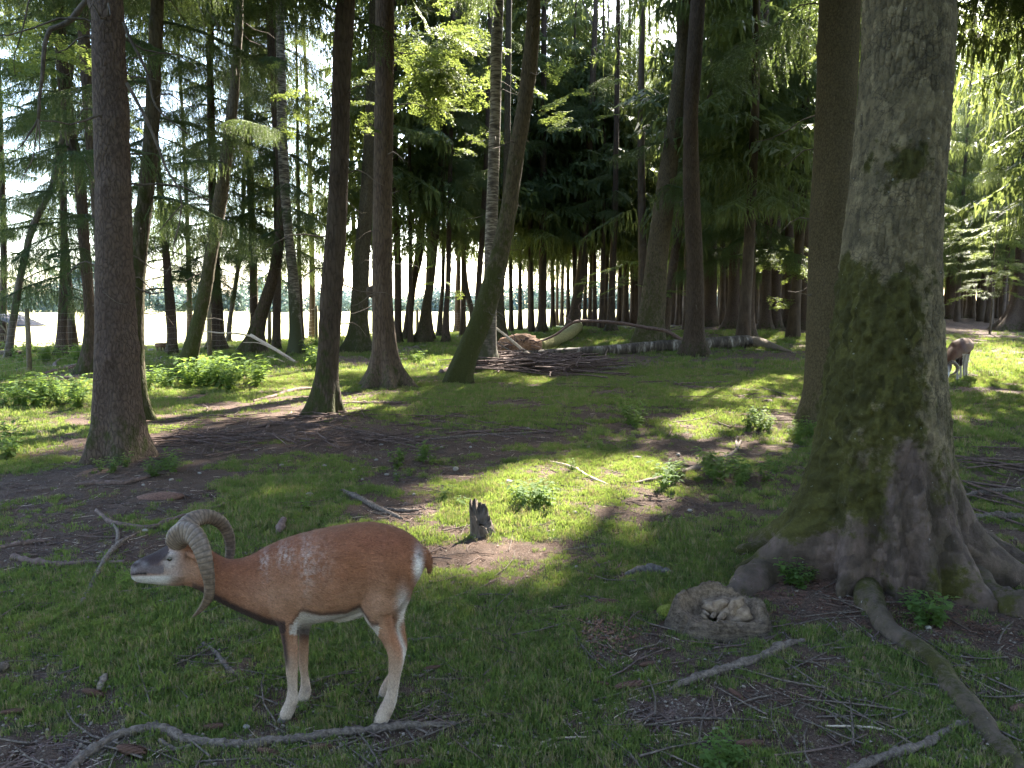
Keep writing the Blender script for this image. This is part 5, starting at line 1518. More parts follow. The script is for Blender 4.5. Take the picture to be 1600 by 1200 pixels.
# arching branch resting on the log
Yb = L1[1][1] + .3
P = resample(np.array([U(792, 548, Yb), U(830, 538, Yb), U(870, 522, Yb), U(895, 504, Yb), U(930, 502, Yb), U(970, 505, Yb), U(1010, 512, Yb), U(1040, 517, Yb), U(1066, 532, Yb)]), 40)
b0 = P[20].copy(); b0[2] = float(terrain(b0[0], b0[1]))
ro = empty('arching_branch', b0, 'long dark branch arching over the fallen logs', 'branch')
V, Fq = tube(P - b0, np.interp(np.arange(40), [0, 12, 40], [.02, .04, .065]), 8, .1, 2); link('stem', mesh('stem', V, Fq, M['dark_stick']), ro)
for (uv) in [[(895, 504), (885, 496), (878, 485)], [(1040, 517), (1060, 514), (1072, 512)], [(905, 503), (908, 490), (904, 478), (912, 470)]]:
    Q = resample(np.array([U(a_, b_, Yb) for a_, b_ in uv]), 10); V, Fq = tube(Q - b0, np.linspace(.035, .01, 10), 6, .1, 3); link('side_twig', mesh('side_twig', V, Fq, M['dark_stick']), ro)
# root plate
gr = G(812, 558); rp = empty('root_plate', gr, 'upturned root plate of reddish earth at the end of the fallen logs', 'root plate')
v, f = ico_pts(9, .8); v, f = subdiv(v, f, 3)
v = v * (1 + .55 * (fbm(v[:, 0] * 2.5 + 3, v[:, 1] * 2.5 + v[:, 2] * 3, 15, 4) - .5))[:, None]
k_ = px2m(gr[1])
link('earth', mesh('earth', v * np.array([38 * k_, .45, 24 * k_]) + [0, .3, 16 * k_], f, M['earth']), rp)
rs = random.Random(9)
for k in range(26):
    a_ = rs.uniform(.1, 3.05); rad_ = rs.uniform(.5, .95)
    p0 = np.array([math.cos(a_) * 34 * k_ * rad_, -.1, 10 * k_ + math.sin(a_) * 24 * k_ * rad_]); d = np.array([math.cos(a_), rs.uniform(-1, .1), math.sin(a_) * .6 + rs.uniform(-.5, .3)]); L = rs.uniform(.2, .75)
    P = np.array([p0 + d * L * t + np.array([rs.uniform(-.04, .04), 0, -.15 * t * t]) for t in np.linspace(0, 1, 6)])
    P[:, 2] = np.maximum(P[:, 2], .02); V, Fq = tube(P, np.linspace(.022, .004, 6), 5, .15, k); link('torn_root', mesh('torn_root', V, Fq, M['dark_stick']), rp)
def pole(uvs, Y0, Y1, r0, r1, label, mat='pale_wood', name='fallen_pole', n=16, forks=()):
    P = np.array([U(a_, b_, Y0 + (Y1 - Y0) * k / (len(uvs) - 1)) for k, (a_, b_) in enumerate(uvs)]); P = resample(P, n)
    b0 = P[n // 2].copy(); b0[2] = float(terrain(b0[0], b0[1])); ro = empty(name, b0, label, 'branch')
    V, Fq = tube(P - b0, np.linspace(r0, r1, n), 8, .08, 2); link('stem', mesh('stem', V, Fq, M[mat]), ro)
    for fk in forks:
        Q = resample(np.array([U(a_, b_, Y0) for a_, b_ in fk]), 10); V, Fq = tube(Q - b0, np.linspace(r0 * .5, r0 * .25, 10), 6, .08, 3); link('side_twig', mesh('side_twig', V, Fq, M[mat]), ro)
Yg = G(466, 569)[1]
pole([(466, 569), (440, 552), (415, 537), (392, 524)], Yg, Yg + 1.2, .04, .05, 'pale stripped pole leaning down to the right before the curving trunk', forks=[[(452, 560), (425, 545), (405, 536), (380, 535)], [(445, 566), (430, 560), (418, 557)]])
pole([(400, 527), (370, 521), (340, 520), (318, 517)], Yg + 1.2, Yg + 1.5, .03, .018, 'thin pale pole lying level above the herbs, left of the curving trunk')
Yg = G(833, 560)[1]
pole([(835, 560), (815, 545), (795, 528), (774, 512)], Yg - .3, Yg + .3, .05, .035, 'pale pole slanting across the upturned root plate', 'pale_wood')
pole([(842, 559), (820, 553), (800, 549), (776, 535)], Yg - .5, Yg - .1, .03, .02, 'thinner pole lower across the upturned root plate', 'stick')

# ------------------------------------------------------------------ fence, shelter, field edge
fposts = [(-40, 590, 478), (46, 581, 482), (327, 556, 474), (421, 538, 486), (494, 532, 478), (652, 524, 484), (723, 521, 487), (800, 518, 488)]
fb = G(46, 581); fence = empty('wire_fence', fb, 'wire fence on wooden posts along the field edge', 'fence')
tops = []
for (u_, v_, vt) in fposts:
    g = G(u_, v_); t = U(u_ - (4 if u_ == 46 else 0), vt, g[1]); r0 = .055 if g[1] < 22 else .075
    P = np.array([g - [0, 0, .2], g + (t - g) * .5, t]); V, Fq = tube(P - fb, [r0, r0, r0 * .95], 9, .04, int(u_) % 7 + 3)
    link('post', mesh('post', V, Fq, M['post'], True), fence); tops.append((g, t))
for kz in range(9):
    f_ = .08 + .84 * kz / 8
    pts = [g + (t - g) * f_ for g, t in tops]
    fine = []
    for a_, b_ in zip(pts[:-1], pts[1:]):
        for t in np.linspace(0, 1, 7)[:-1]: fine.append(a_ + (b_ - a_) * t - np.array([0, .06, .05 * math.sin(math.pi * t)]))
    fine.append(pts[-1]); V, Fq = tube(np.array(fine) - fb, .0022, 4); link('wire', mesh('wire', V, Fq, M['wire']), fence)
mb = MB()
for (g0, t0), (g1, t1) in zip(tops[:-1], tops[1:]):
    L = np.linalg.norm(g1 - g0); nn_ = int(L / .3)
    for k in range(nn_):
        s_ = k / nn_; p0 = g0 + (g1 - g0) * s_; p1 = t0 + (t1 - t0) * s_
        V, Fq = tube(np.array([p0 + (p1 - p0) * .08, p0 + (p1 - p0) * .9]) - fb, .0008, 3, cap=False); mb.add(V, Fq)
tag(link('wire_mesh', mb.mesh('wire_mesh', M['wire']), fence), kind='stuff')

# open shelter / feeding rack at the far left
gh = G(14, 551); k_ = px2m(gh[1]); sh = empty('feeding_shelter', gh, 'small open wooden feeding shelter with shingled roof at the far left', 'shelter')
def box(x0, x1, y0, y1, z0, z1):
    V = np.array([(x, y, z) for x in (x0, x1) for y in (y0, y1) for z in (z0, z1)], float)
    return V, np.array([(0, 1, 3, 2), (4, 6, 7, 5), (0, 4, 5, 1), (2, 3, 7, 6), (0, 2, 6, 4), (1, 5, 7, 3)])
def part(name, V, f, mat, root): return link(name, mesh(name, V, f, M[mat], False), root)
for x in (-.75, .35):
    for y in (-.5, .6):
        P = np.array([[x, y, -.1], [x + .01, y, .5], [x, y, 1.0]]); V, Fq = tube(P, .045, 8); link('post', mesh('post', V, Fq, M['post']), sh)
for q in range(7):      # roof boards, each lapping the one below
    for sgn in (-1, 1):
        x0 = sgn * (.08 + q * .13) - .2; x1 = x0 + sgn * .16
        z0 = 1.28 - q * .055
        V = np.array([(x0, -.75, z0), (x1, -.75, z0 - .07), (x1, .85, z0 - .07), (x0, .85, z0), (x0, -.75, z0 + .02), (x1, -.75, z0 - .045), (x1, .85, z0 - .045), (x0, .85, z0 + .02)])
        part('roof_board', V, np.array([(0, 1, 2, 3), (4, 7, 6, 5), (0, 4, 5, 1), (3, 2, 6, 7), (1, 5, 6, 2), (0, 3, 7, 4)]), 'roof', sh)
for z in (.15, .38, .6): part('rail', *box(-.85, .45, -.56, -.52, z, z + .07), 'post', sh)
for k in range(6): part('slat', *box(-.7 + k * .18, -.66 + k * .18, -.5, -.47, .22, .6), 'post', sh)
for s_ in (-1, 1):
    P = np.array([[.35, -.5, .62], [.35 + s_ * .22, -.5, .95]]); V, Fq = tube(P, .03, 6); link('brace', mesh('brace', V, Fq, M['post']), sh)
g = G(30, 556)
stick([(-10, 556, 10), (20, 556, 11), (62, 553, 10)], 'grey log on the ground in front of the feeding shelter', 'stick', 'fallen_log', seed=60, cat='log')
for k, (u_, v_, w_, lab) in enumerate([(66, 551, 18, 'grey boulder right of the feeding shelter'), (222, 548, 16, 'grey boulder at the field edge right of the thick grey trunk'), (237, 550, 12, 'small boulder next to the grey boulder at the field edge'), (285, 549, 12, 'boulder at the field edge left of the sunlit leaning trunk')]):
    g = G(u_, v_); s = w_ / 2 * px2m(g[1]); o = link('boulder', STM[k]); o.location = tuple(g + [0, 0, s * .4]); o.scale = (s, s, s * .9); tag(o, lab, 'boulder')
gt = G(254, 552); k_ = px2m(gt[1]); tr_ = empty('hay_trough', gt, 'low brown wooden trough at the field edge beside the wavy trunk', 'trough')
part('trough_box', *box(-7 * k_, 7 * k_, -.2, .2, 10 * k_, 16 * k_), 'earth', tr_)
for x in (-5, 5): part('leg', *box(x * k_ - .03, x * k_ + .03, -.15, -.09, -.05, 10 * k_ - .002), 'post', tr_); part('leg', *box(x * k_ - .03, x * k_ + .03, .09, .15, -.05, 10 * k_ - .002), 'post', tr_)

# distant tree line beyond the field
rt_ = random.Random(31)
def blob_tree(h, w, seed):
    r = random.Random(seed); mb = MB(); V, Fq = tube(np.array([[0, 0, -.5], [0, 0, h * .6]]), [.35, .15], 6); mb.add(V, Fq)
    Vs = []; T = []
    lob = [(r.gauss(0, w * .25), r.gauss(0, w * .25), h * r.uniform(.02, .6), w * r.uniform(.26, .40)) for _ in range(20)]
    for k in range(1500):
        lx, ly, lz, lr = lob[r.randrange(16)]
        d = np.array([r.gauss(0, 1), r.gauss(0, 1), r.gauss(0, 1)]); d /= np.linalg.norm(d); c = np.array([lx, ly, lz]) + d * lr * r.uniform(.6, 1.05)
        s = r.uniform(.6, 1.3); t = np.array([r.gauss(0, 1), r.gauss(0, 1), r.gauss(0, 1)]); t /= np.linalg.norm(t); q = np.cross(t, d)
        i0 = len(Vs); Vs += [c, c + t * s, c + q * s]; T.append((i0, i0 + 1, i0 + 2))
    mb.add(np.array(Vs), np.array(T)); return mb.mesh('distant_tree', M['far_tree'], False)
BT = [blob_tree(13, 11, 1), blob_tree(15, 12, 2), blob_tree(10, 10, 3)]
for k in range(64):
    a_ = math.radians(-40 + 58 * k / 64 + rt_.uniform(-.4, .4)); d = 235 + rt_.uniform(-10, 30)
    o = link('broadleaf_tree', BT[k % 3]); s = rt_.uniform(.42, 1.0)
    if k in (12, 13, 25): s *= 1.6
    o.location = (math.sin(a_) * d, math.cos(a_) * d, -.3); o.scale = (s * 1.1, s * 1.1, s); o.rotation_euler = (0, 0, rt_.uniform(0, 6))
    tag(o, 'round tree tinted pale for haze in the distant row beyond the bright field', 'tree', 'distant trees beyond the field')

# ------------------------------------------------------------------ herbs
def herb_mesh(seed, n=9, h=.22, leaf=.05, mat='herb'):
    r = random.Random(seed); mb = MB(); LV = []; LT = []
    for k in range(n):
        az = r.uniform(0, 6.28); L = h * r.uniform(.5, 1.1); sp = r.uniform(.1, .6)
        P = np.array([[math.cos(az) * sp * L * t, math.sin(az) * sp * L * t, L * t - .15 * L * t * t] for t in np.linspace(0, 1, 5)])
        V, Fq = tube(P, np.linspace(.0022, .001, 5), 3, cap=False); mb.add(V, Fq)
        for q in range(1, 5):
            for sgn in (0, 1):
                a2 = az + q * 1.57 + sgn * math.pi + r.uniform(-.3, .3); c = P[q]; s = leaf * r.uniform(.6, 1.2)
                d = np.array([math.cos(a2), math.sin(a2), r.uniform(-.35, .25)]); d /= np.linalg.norm(d); w = np.cross(d, [0, 0, 1]); w /= np.linalg.norm(w); up = np.cross(w, d)
                i0 = len(LV); LV += [c, c + d * s * .45 + w * s * .3 + up * s * .05, c + d * s - up * s * .1, c + d * s * .45 - w * s * .3 + up * s * .05, c + d * s * .55 - up * s * .04]
                LT += [(i0, i0 + 1, i0 + 4), (i0 + 1, i0 + 2, i0 + 4), (i0 + 4, i0 + 2, i0 + 3), (i0, i0 + 4, i0 + 3)]
    mb.add(np.array(LV), np.array(LT)); return mb.mesh('herb_plant', M[mat], False)
HM = [herb_mesh(s) for s in (1, 2, 3, 4)]
hr = random.Random(12)
def herbs(n, u_, v_, ru, rv, s, label, group):
    for k in range(n):
        g = G(u_ + hr.uniform(-1, 1) * ru, v_ + hr.uniform(-1, 1) * rv)
        o = link('herb_plant', HM[hr.randrange(4)]); o.location = tuple(g - [0, 0, .01]); sc_ = s * hr.uniform(.7, 1.25); o.scale = (sc_,) * 3; o.rotation_euler = (0, 0, hr.uniform(0, 6.28)); tag(o, label, 'plant', group)
herbs(46, 350, 598, 62, 16, 2.3, 'bright green herb in the sunny patch right of the sunlit leaning trunk', 'herbs in the sunny patch at the left')
herbs(22, 500, 560, 22, 22, 2.3, 'sunlit herb at the foot of the birch and the pale pole', 'herbs by the birch')
herbs(34, 70, 625, 68, 16, 1.7, 'green herb in the sunny grass left of the thick grey trunk', 'herbs left of the thick grey trunk')
herbs(26, 70, 560, 60, 10, 2.2, 'herb growing along the fence at the far left', 'herbs along the fence')
herbs(14, 245, 610, 20, 22, 1.6, 'herb in the light just right of the thick grey trunk', 'herbs right of the thick grey trunk')
herbs(16, 540, 536, 40, 6, 2.4, 'herb before the field edge behind the two dark trunks', 'herbs at the field edge')
herbs(6, 15, 705, 20, 12, 1.2, 'dark leafy plant at the left edge beside the thick grey trunk', 'plants at the left edge')
herbs(16, 1130, 752, 95, 14, 1.15, 'blue green leafy plant left of the great trunk', 'leafy plants left of the great trunk')
herbs(8, 1185, 665, 22, 10, 1.1, 'dark leafy plant before the second big trunk', 'plants before the second big trunk')
herbs(8, 1250, 690, 20, 22, 1.0, 'dark plant at the foot of the paired big trunks', 'plants at the foot of the paired trunks')
herbs(7, 830, 788, 30, 9, .9, 'pale leafy plant behind the jagged stump', 'plants behind the jagged stump')
herbs(6, 990, 660, 28, 12, 1.2, 'leafy plant at the left end of the middle sun stripe', 'plants by the middle sun stripe')
herbs(5, 650, 725, 30, 8, .9, 'leafy plant on the soil above the ram rump', 'plants above the ram rump')
herbs(5, 1440, 965, 28, 14, .7, 'small dark leafy plant in the angle of the great roots', 'plants between the great roots')
herbs(4, 1260, 915, 26, 8, .65, 'small plant at the front foot of the great trunk', 'plants at the front of the great trunk')
herbs(5, 640, 567, 18, 6, 1.5, 'bush like plant on the grass right of the tall burl trunk', 'plants right of the burl trunk')
herbs(5, 250, 742, 30, 8, .9, 'plant on the soil right of the thick grey trunk foot', 'plants at the thick grey trunk foot')
herbs(4, 175, 735, 26, 6, .8, 'plant before the thick grey trunk foot', 'plants before the thick grey trunk')
herbs(4, 1110, 1200, 60, 10, .5, 'small weed at the bottom edge right of centre', 'weeds at the bottom edge')
herbs(9, 700, 740, 360, 70, .55, 'tiny weed scattered over the clearing', 'tiny weeds on the clearing')

# ------------------------------------------------------------------ grass
src = bpy.data.collections.new('grass_tufts')     # not linked to the scene
def tuft(seed, n=15, L=(.012, .032), R0=.035, w=.0019, mat='grass'):
    r = random.Random(seed); V = []; T = []
    for k in range(n):
        a_ = r.uniform(0, 6.28); rr_ = R0 * math.sqrt(r.random()); x, y = rr_ * math.cos(a_), rr_ * math.sin(a_)
        l = r.uniform(*L); az = r.uniform(0, 6.28); ln = r.uniform(.1, .8); fa = r.uniform(0, 6.28)
        wx, wy = math.cos(fa) * w, math.sin(fa) * w; i0 = len(V)
        mx, my = x + math.cos(az) * l * ln * .35, y + math.sin(az) * l * ln * .35
        V += [(x - wx, y - wy, -.006), (x + wx, y + wy, -.006), (mx + wx * .8, my + wy * .8, l * .6), (mx - wx * .8, my - wy * .8, l * .6), (x + math.cos(az) * l * ln, y + math.sin(az) * l * ln, l * (1 - .25 * ln))]
        T += [(i0, i0 + 1, i0 + 2), (i0, i0 + 2, i0 + 3), (i0 + 3, i0 + 2, i0 + 4)]
    o = bpy.data.objects.new('grass_tuft', mesh('grass_tuft', np.array(V), np.array(T), M[mat], False)); src.objects.link(o)
for s in range(4): tuft(s + 1)
tuft(9, 10, (.02, .055), .03, .0018)
tuft(10, 8, (.02, .05), .03, .0014, 'dry_grass')
tuft(11, 9, (.010, .028), .035, .0022, 'dry_grass')


def grass_points(n, r0, r1, half, seed, thr, s0, s1):
    r = np.random.default_rng(seed)
    rad_ = np.sqrt(r.uniform(r0 * r0, r1 * r1, n)); an = np.radians(r.uniform(-half, half, n))
    x = rad_ * np.sin(an); y = rad_ * np.cos(an)
    c = grass_cov(x, y); keep = (c + .6 * (r.random(n) - .5)) > thr
    keep &= field_mask(x, y) < .5
    d = np.hypot(x - baseN[0], y - baseN[1]); keep &= d > .38 + .25 * fbm(x * 4, y * 4, 5, 2)
    x, y, c = x[keep], y[keep], c[keep]
    nz_ = terrain(x, y)
    s = (s0 + (s1 - s0) * r.random(len(x))) * (.55 + .7 * c)
    return np.stack([x, y, nz_], -1), s
G1 = grass_points(62000, 1.6, 4.6, 47, 1, .42, .55, 1.05)
G2 = grass_points(90000, 4.6, 9, 44, 2, .40, .8, 1.35)
G3 = grass_points(85000, 9, 19, 42, 3, .34, 1.4, 2.1)
G4 = grass_points(60000, 19, 42, 40, 4, .36, 2.4, 3.6)
P = np.vstack([g[0] for g in (G1, G2, G3, G4)]); Sg = np.concatenate([g[1] for g in (G1, G2, G3, G4)])
me = bpy.data.meshes.new('grass'); me.vertices.add(len(P)); me.vertices.foreach_set('co', P.astype(np.float32).ravel())
at = me.attributes.new('size', 'FLOAT', 'POINT'); at.data.foreach_set('value', Sg.astype(np.float32))
go = link('grass', me); tag(go, 'short green grass covering the clearing', None, None, 'stuff')
ng = bpy.data.node_groups.new('grass_scatter', 'GeometryNodeTree')
ng.interface.new_socket('Geometry', in_out='INPUT', socket_type='NodeSocketGeometry'); ng.interface.new_socket('Geometry', in_out='OUTPUT', socket_type='NodeSocketGeometry')
N = ng.nodes; gi = N.new('NodeGroupInput'); gout = N.new('NodeGroupOutput')
m2p = N.new('GeometryNodeMeshToPoints'); iop = N.new('GeometryNodeInstanceOnPoints'); ci = N.new('GeometryNodeCollectionInfo')
ci.inputs['Collection'].default_value = src; ci.inputs['Separate Children'].default_value = True; ci.inputs['Reset Children'].default_value = True
na_ = N.new('GeometryNodeInputNamedAttribute'); na_.data_type = 'FLOAT'; na_.inputs['Name'].default_value = 'size'
rv = N.new('FunctionNodeRandomValue'); rv.data_type = 'FLOAT_VECTOR'; rv.inputs[0].default_value = (-.15, -.15, 0); rv.inputs[1].default_value = (.15, .15, 6.28)
iop.inputs['Pick Instance'].default_value = True
lk = ng.links
lk.new(gi.outputs[0], m2p.inputs[0]); lk.new(m2p.outputs[0], iop.inputs['Points']); lk.new(ci.outputs[0], iop.inputs['Instance'])
lk.new(rv.outputs[0], iop.inputs['Rotation']); lk.new(na_.outputs[0], iop.inputs['Scale']); lk.new(iop.outputs[0], gout.inputs[0])
md = go.modifiers.new('scatter', 'NODES'); md.node_group = ng

# ------------------------------------------------------------------ the brown ram
def loft(rings, segs=28):
    """rings: list of (centre(3), axisA(3), axisB(3)) closed at both ends"""
    th = np.arange(segs) * 2 * math.pi / segs; V = []
    for c, a_, b_ in rings: V.append(c + np.cos(th)[:, None] * a_ + np.sin(th)[:, None] * b_)
    n = len(rings); V = np.vstack(V)
    i = np.arange(n - 1)[:, None] * segs; j = np.arange(segs)[None]
    Fq = np.stack([i + j, i + (j + 1) % segs, i + segs + (j + 1) % segs, i + segs + j], -1).reshape(-1, 4)
    c0 = len(V); V = np.vstack([V, rings[0][0], rings[-1][0]]); jj = np.arange(segs); e = (n - 1) * segs
    return V, [Fq, np.vstack([np.stack([(jj + 1) % segs, jj, np.full(segs, c0)], -1), np.stack([e + jj, e + (jj + 1) % segs, np.full(segs, c0 + 1)], -1)])]


def remeshed(mb, voxel, smooth_n, name):
    me = mb.mesh(name + '_raw'); o = bpy.data.objects.new(name + '_raw', me); COL.objects.link(o)
    md = o.modifiers.new('r', 'REMESH'); md.mode = 'VOXEL'; md.voxel_size = voxel
    sm = o.modifiers.new('s', 'SMOOTH'); sm.iterations = smooth_n; sm.factor = .5
    dg = bpy.context.evaluated_depsgraph_get(); dg.update()
    ev = o.evaluated_get(dg); out = bpy.data.meshes.new_from_object(ev)
    bpy.data.objects.remove(o); bpy.data.meshes.remove(me)
    n = len(out.vertices); co = np.empty(n * 3, np.float32); out.vertices.foreach_get('co', co)
    nf = len(out.polygons); out.polygons.foreach_set('use_smooth', np.ones(nf, bool))
    out.name = name
    return out, co.reshape(-1, 3)


DYR = float(G(446, 1124)[1]) - 2.80


def vslice(u_, vt, vb, hw, Y, up=1.0):
    """upright slice of a body: top and bottom in the picture, half width in metres"""
    a_ = U(u_, vt, Y + DYR); b_ = U(u_, vb, Y + DYR); c = (a_ + b_) / 2
    return c, np.array([0, hw, 0]), (a_ - b_) / 2


def interp_rings(R_, n):
    R_ = np.array(R_, float); d = np.r_[0, np.cumsum(np.hypot(np.diff(R_[:, 0]), np.diff((R_[:, 1] + R_[:, 2]) / 2)))]
    t = np.linspace(0, d[-1], n); return np.stack([np.interp(t, d, R_[:, k]) for k in range(R_.shape[1])], -1)


def limb(pts, seg=18, wide=.85):
    """pts (u, v, halfwidth px, Y)"""
    P = np.array([list(U(u_, v_, Y + DYR)) + [w_ * px2m(Y)] for (u_, v_, w_, Y) in pts]); P = resample(P, 60)
    T = np.gradient(P[:, :3], axis=0); T /= np.linalg.norm(T, axis=1)[:, None]
    rings = []
    for k in range(60):
        side = np.array([0, 1.0, 0]); side -= (side @ T[k]) * T[k]; side /= np.linalg.norm(side); fr = np.cross(T[k], side)
        rings.append((P[k, :3], side * P[k, 3] * wide, fr * P[k, 3]))
    return loft(rings, seg)


mb = MB()
body = [(664, 862, 884, .022, 2.80), (657, 850, 900, .050, 2.80), (646, 840, 918, .082, 2.81), (630, 830, 938, .104, 2.81), (608, 821, 945, .116, 2.82), (580, 816, 948, .108, 2.83), (550, 818, 958, .122, 2.84), (520, 823, 967, .134, 2.85), (490, 829, 972, .132, 2.86),
        (462, 836, 975, .116, 2.86), (438, 844, 976, .108, 2.87), (415, 854, 971, .098, 2.87), (395, 866, 963, .080, 2.87), (372, 874, 953, .068, 2.87), (350, 874, 942, .062, 2.87), (332, 864, 932, .058, 2.87), (316, 852, 922, .056, 2.87), (300, 842, 916, .054, 2.87), (290, 838, 914, .050, 2.87)]
mb.add(*loft([vslice(*q[:4], q[4]) for q in interp_rings(body, 60)], 36))
head = [(306, 846, 908, .040, 2.87), (296, 838, 912, .052, 2.87), (284, 838, 915, .055, 2.87), (272, 844, 915, .052, 2.87), (260, 852, 914, .045, 2.87), (248, 859, 913, .037, 2.87), (236, 865, 912, .031, 2.87), (224, 870, 911, .028, 2.87), (214, 875, 909, .024, 2.87), (208, 879, 906, .018, 2.87), (205, 883, 901, .009, 2.87)]
mb.add(*loft([vslice(*q[:4], q[4]) for q in interp_rings(head, 40)], 28))
NF = 2.80; FFr = float(G(473, 1097)[1]) - DYR; NH = float(G(593, 1138)[1]) - DYR; FH = float(G(598, 1090)[1]) - DYR; print('RAM', DYR, FFr, NH, FH)
mb.add(*limb([(436, 900, 30, 2.82), (444, 940, 28, 2.81), (451, 965, 20, NF), (452, 986, 14.5, NF), (454.5, 1017, 11.2, NF), (455.5, 1035, 10, NF), (456, 1049, 9.6, NF), (457, 1066, 8.2, NF), (457, 1081, 8.2, NF), (456, 1094, 9.8, NF), (452, 1106, 10.5, NF), (448, 1114, 10.5, NF), (446, 1122, 10, NF)]))
mb.add(*limb([(462, 910, 26, 2.93), (470, 945, 20, 2.94), (475, 970, 12, FFr), (475, 990, 8.5, FFr), (474, 1017, 8.2, FFr), (474, 1035, 7.8, FFr), (475, 1050, 6.6, FFr), (477, 1066, 7.5, FFr), (477, 1080, 9.2, FFr), (474, 1090, 9.5, FFr), (473, 1096, 9, FFr)]))
mb.add(*limb([(612, 838, 10, 2.82), (610, 856, 28, 2.80), (606, 880, 40, 2.79), (602, 908, 40, 2.785), (596, 935, 32, NH), (591, 957, 24, NH), (598, 976, 17, NH), (608, 995, 13.8, NH), (617, 1014, 13.6, NH), (620, 1028, 12.8, NH), (618, 1042, 11.4, NH), (616, 1060, 10, NH), (613.5, 1078, 9.4, NH), (610, 1094, 10.5, NH), (605, 1106, 11.5, NH), (599, 1118, 11.5, NH), (595, 1128, 11, NH), (593, 1137, 10.5, NH)], wide=.74))
mb.add(*limb([(618, 880, 32, 2.88), (618, 915, 27, 2.89), (616, 945, 20, FH), (618, 965, 13, FH), (623, 985, 10, FH), (628, 1003, 8.4, FH), (627, 1018, 8.4, FH), (621, 1035, 7.2, FH), (613, 1055, 7, FH), (606, 1068, 8, FH), (601, 1079, 8.5, FH), (598, 1088, 8, FH)]))
for (uc, vc, wu, wv, dy, th_) in [(604, 895, 36, 44, .100, .012)]:
    cc_ = U(uc, vc, 2.84 + DYR - dy); a_, b_ = wu * px2m(2.8), wv * px2m(2.8)
    tt_ = np.linspace(0, math.pi, 12); mb.add(*loft([(cc_ + np.array([0, 0, -b_ * math.cos(t_)]), np.array([max(.001, a_ * math.sin(t_)), 0, 0]), np.array([0, max(.001, th_ * math.sin(t_)), 0])) for t_ in tt_], 16))
# tail, ear roots, sheath, brow, cheek
mb.add(*limb([(648, 856, 6, 2.80), (660, 859, 6.5, 2.79), (668, 870, 5.5, 2.79), (670.5, 884, 4.4, 2.79), (669, 898, 2.4, 2.79)]))
mb.add(*limb([(572, 950, 10, 2.82), (560, 956, 9, 2.82), (540, 964, 7, 2.84), (520, 968, 5, 2.85)]))
for sY in (-1, 1):
    mb.add(*limb([(278, 866, 6, 2.87 + sY * .040), (266, 868, 6.5, 2.87 + sY * .040), (256, 872, 5, 2.87 + sY * .032)]))   # brow ridge
    mb.add(*limb([(284, 892, 14, 2.87 + sY * .030), (272, 898, 11, 2.87 + sY * .028)]))
    mb.add(*limb([(290, 864, 3.6, 2.87 + sY * .045), (298, 867, 5.8, 2.87 + sY * .068), (308, 872, 5.0, 2.87 + sY * .088), (315, 877, 1.5, 2.87 + sY * .10)], wide=.45))   # ears
    mb.add(*limb([(290, 842, 15, 2.87 + sY * .030), (282, 838, 13, 2.87 + sY * .026)]))
bm_, co = remeshed(mb, .0058, 9, 'body')
# paint the coat: chestnut with pale belly, legs, muzzle and rump
uu, vv, ww = proj(co)
def E(cu, cv, ru, rv, p=1.0): return np.exp(-((((uu - cu) / ru) ** 2 + ((vv - cv) / rv) ** 2)) ** p)
ch = np.array([.21, .086, .044]); pale = np.array([.48, .40, .36]); dark = np.array([.030, .020, .022]); lb = np.array([.36, .20, .13]); cream = np.array([.31, .215, .16])
colr = np.tile(ch, (len(co), 1))
def lay(c, k): 
    global colr
    k = np.clip(k, 0, 1)[:, None]; colr = colr * (1 - k) + c * k
nz1 = fbm(uu * .06, vv * .06, 200, 4) - .5; nz2 = fbm(uu * .22, vv * .5, 210, 3) - .5; nz3 = fbm(uu * .55, vv * .22, 214, 3) - .5
lay(lb, .55 * sstep(880, 960, vv) + .3 * nz1)
lay(np.array([.19, .065, .035]), .6 * E(590, 845, 80, 24) + .5 * E(440, 850, 50, 16) + .35 * (uu > 330) * (uu < 420))
lay(np.array([.40, .24, .165]), .5 * E(590, 960, 22, 45) + .35 * E(420, 930, 40, 30))
lay(pale, (.46 * E(478, 882, 9, 48) + .26 * E(496, 878, 24, 36)) * np.clip(.40 + 2.6 * nz3, 0, 1))
lay(pale, .8 * (E(444, 868, 14, 20) + E(413, 880, 7, 22)) * np.clip(.25 + 3.2 * nz3, 0, 1))
# belly
bu = np.interp(uu, [455, 470, 500, 540, 562, 580], [975, 953, 960, 957, 947, 975])
inb = (uu > 452) & (uu < 592)
lay(dark, .75 * inb * np.exp(-((vv - bu) / 3.5) ** 2) * (vv < 985))
lay(np.array([.46, .40, .37]), 1.0 * inb * sstep(0, 5, vv - bu) * (vv < 992))
# neck underside dark line, chest
nb_ = np.interp(uu, [290, 316, 332, 350, 372, 395, 415, 440], [914, 922, 932, 942, 953, 963, 971, 977])
lay(dark, .9 * (uu > 300) * (uu < 446) * sstep(-11, -3, vv - nb_) * (vv < 990))
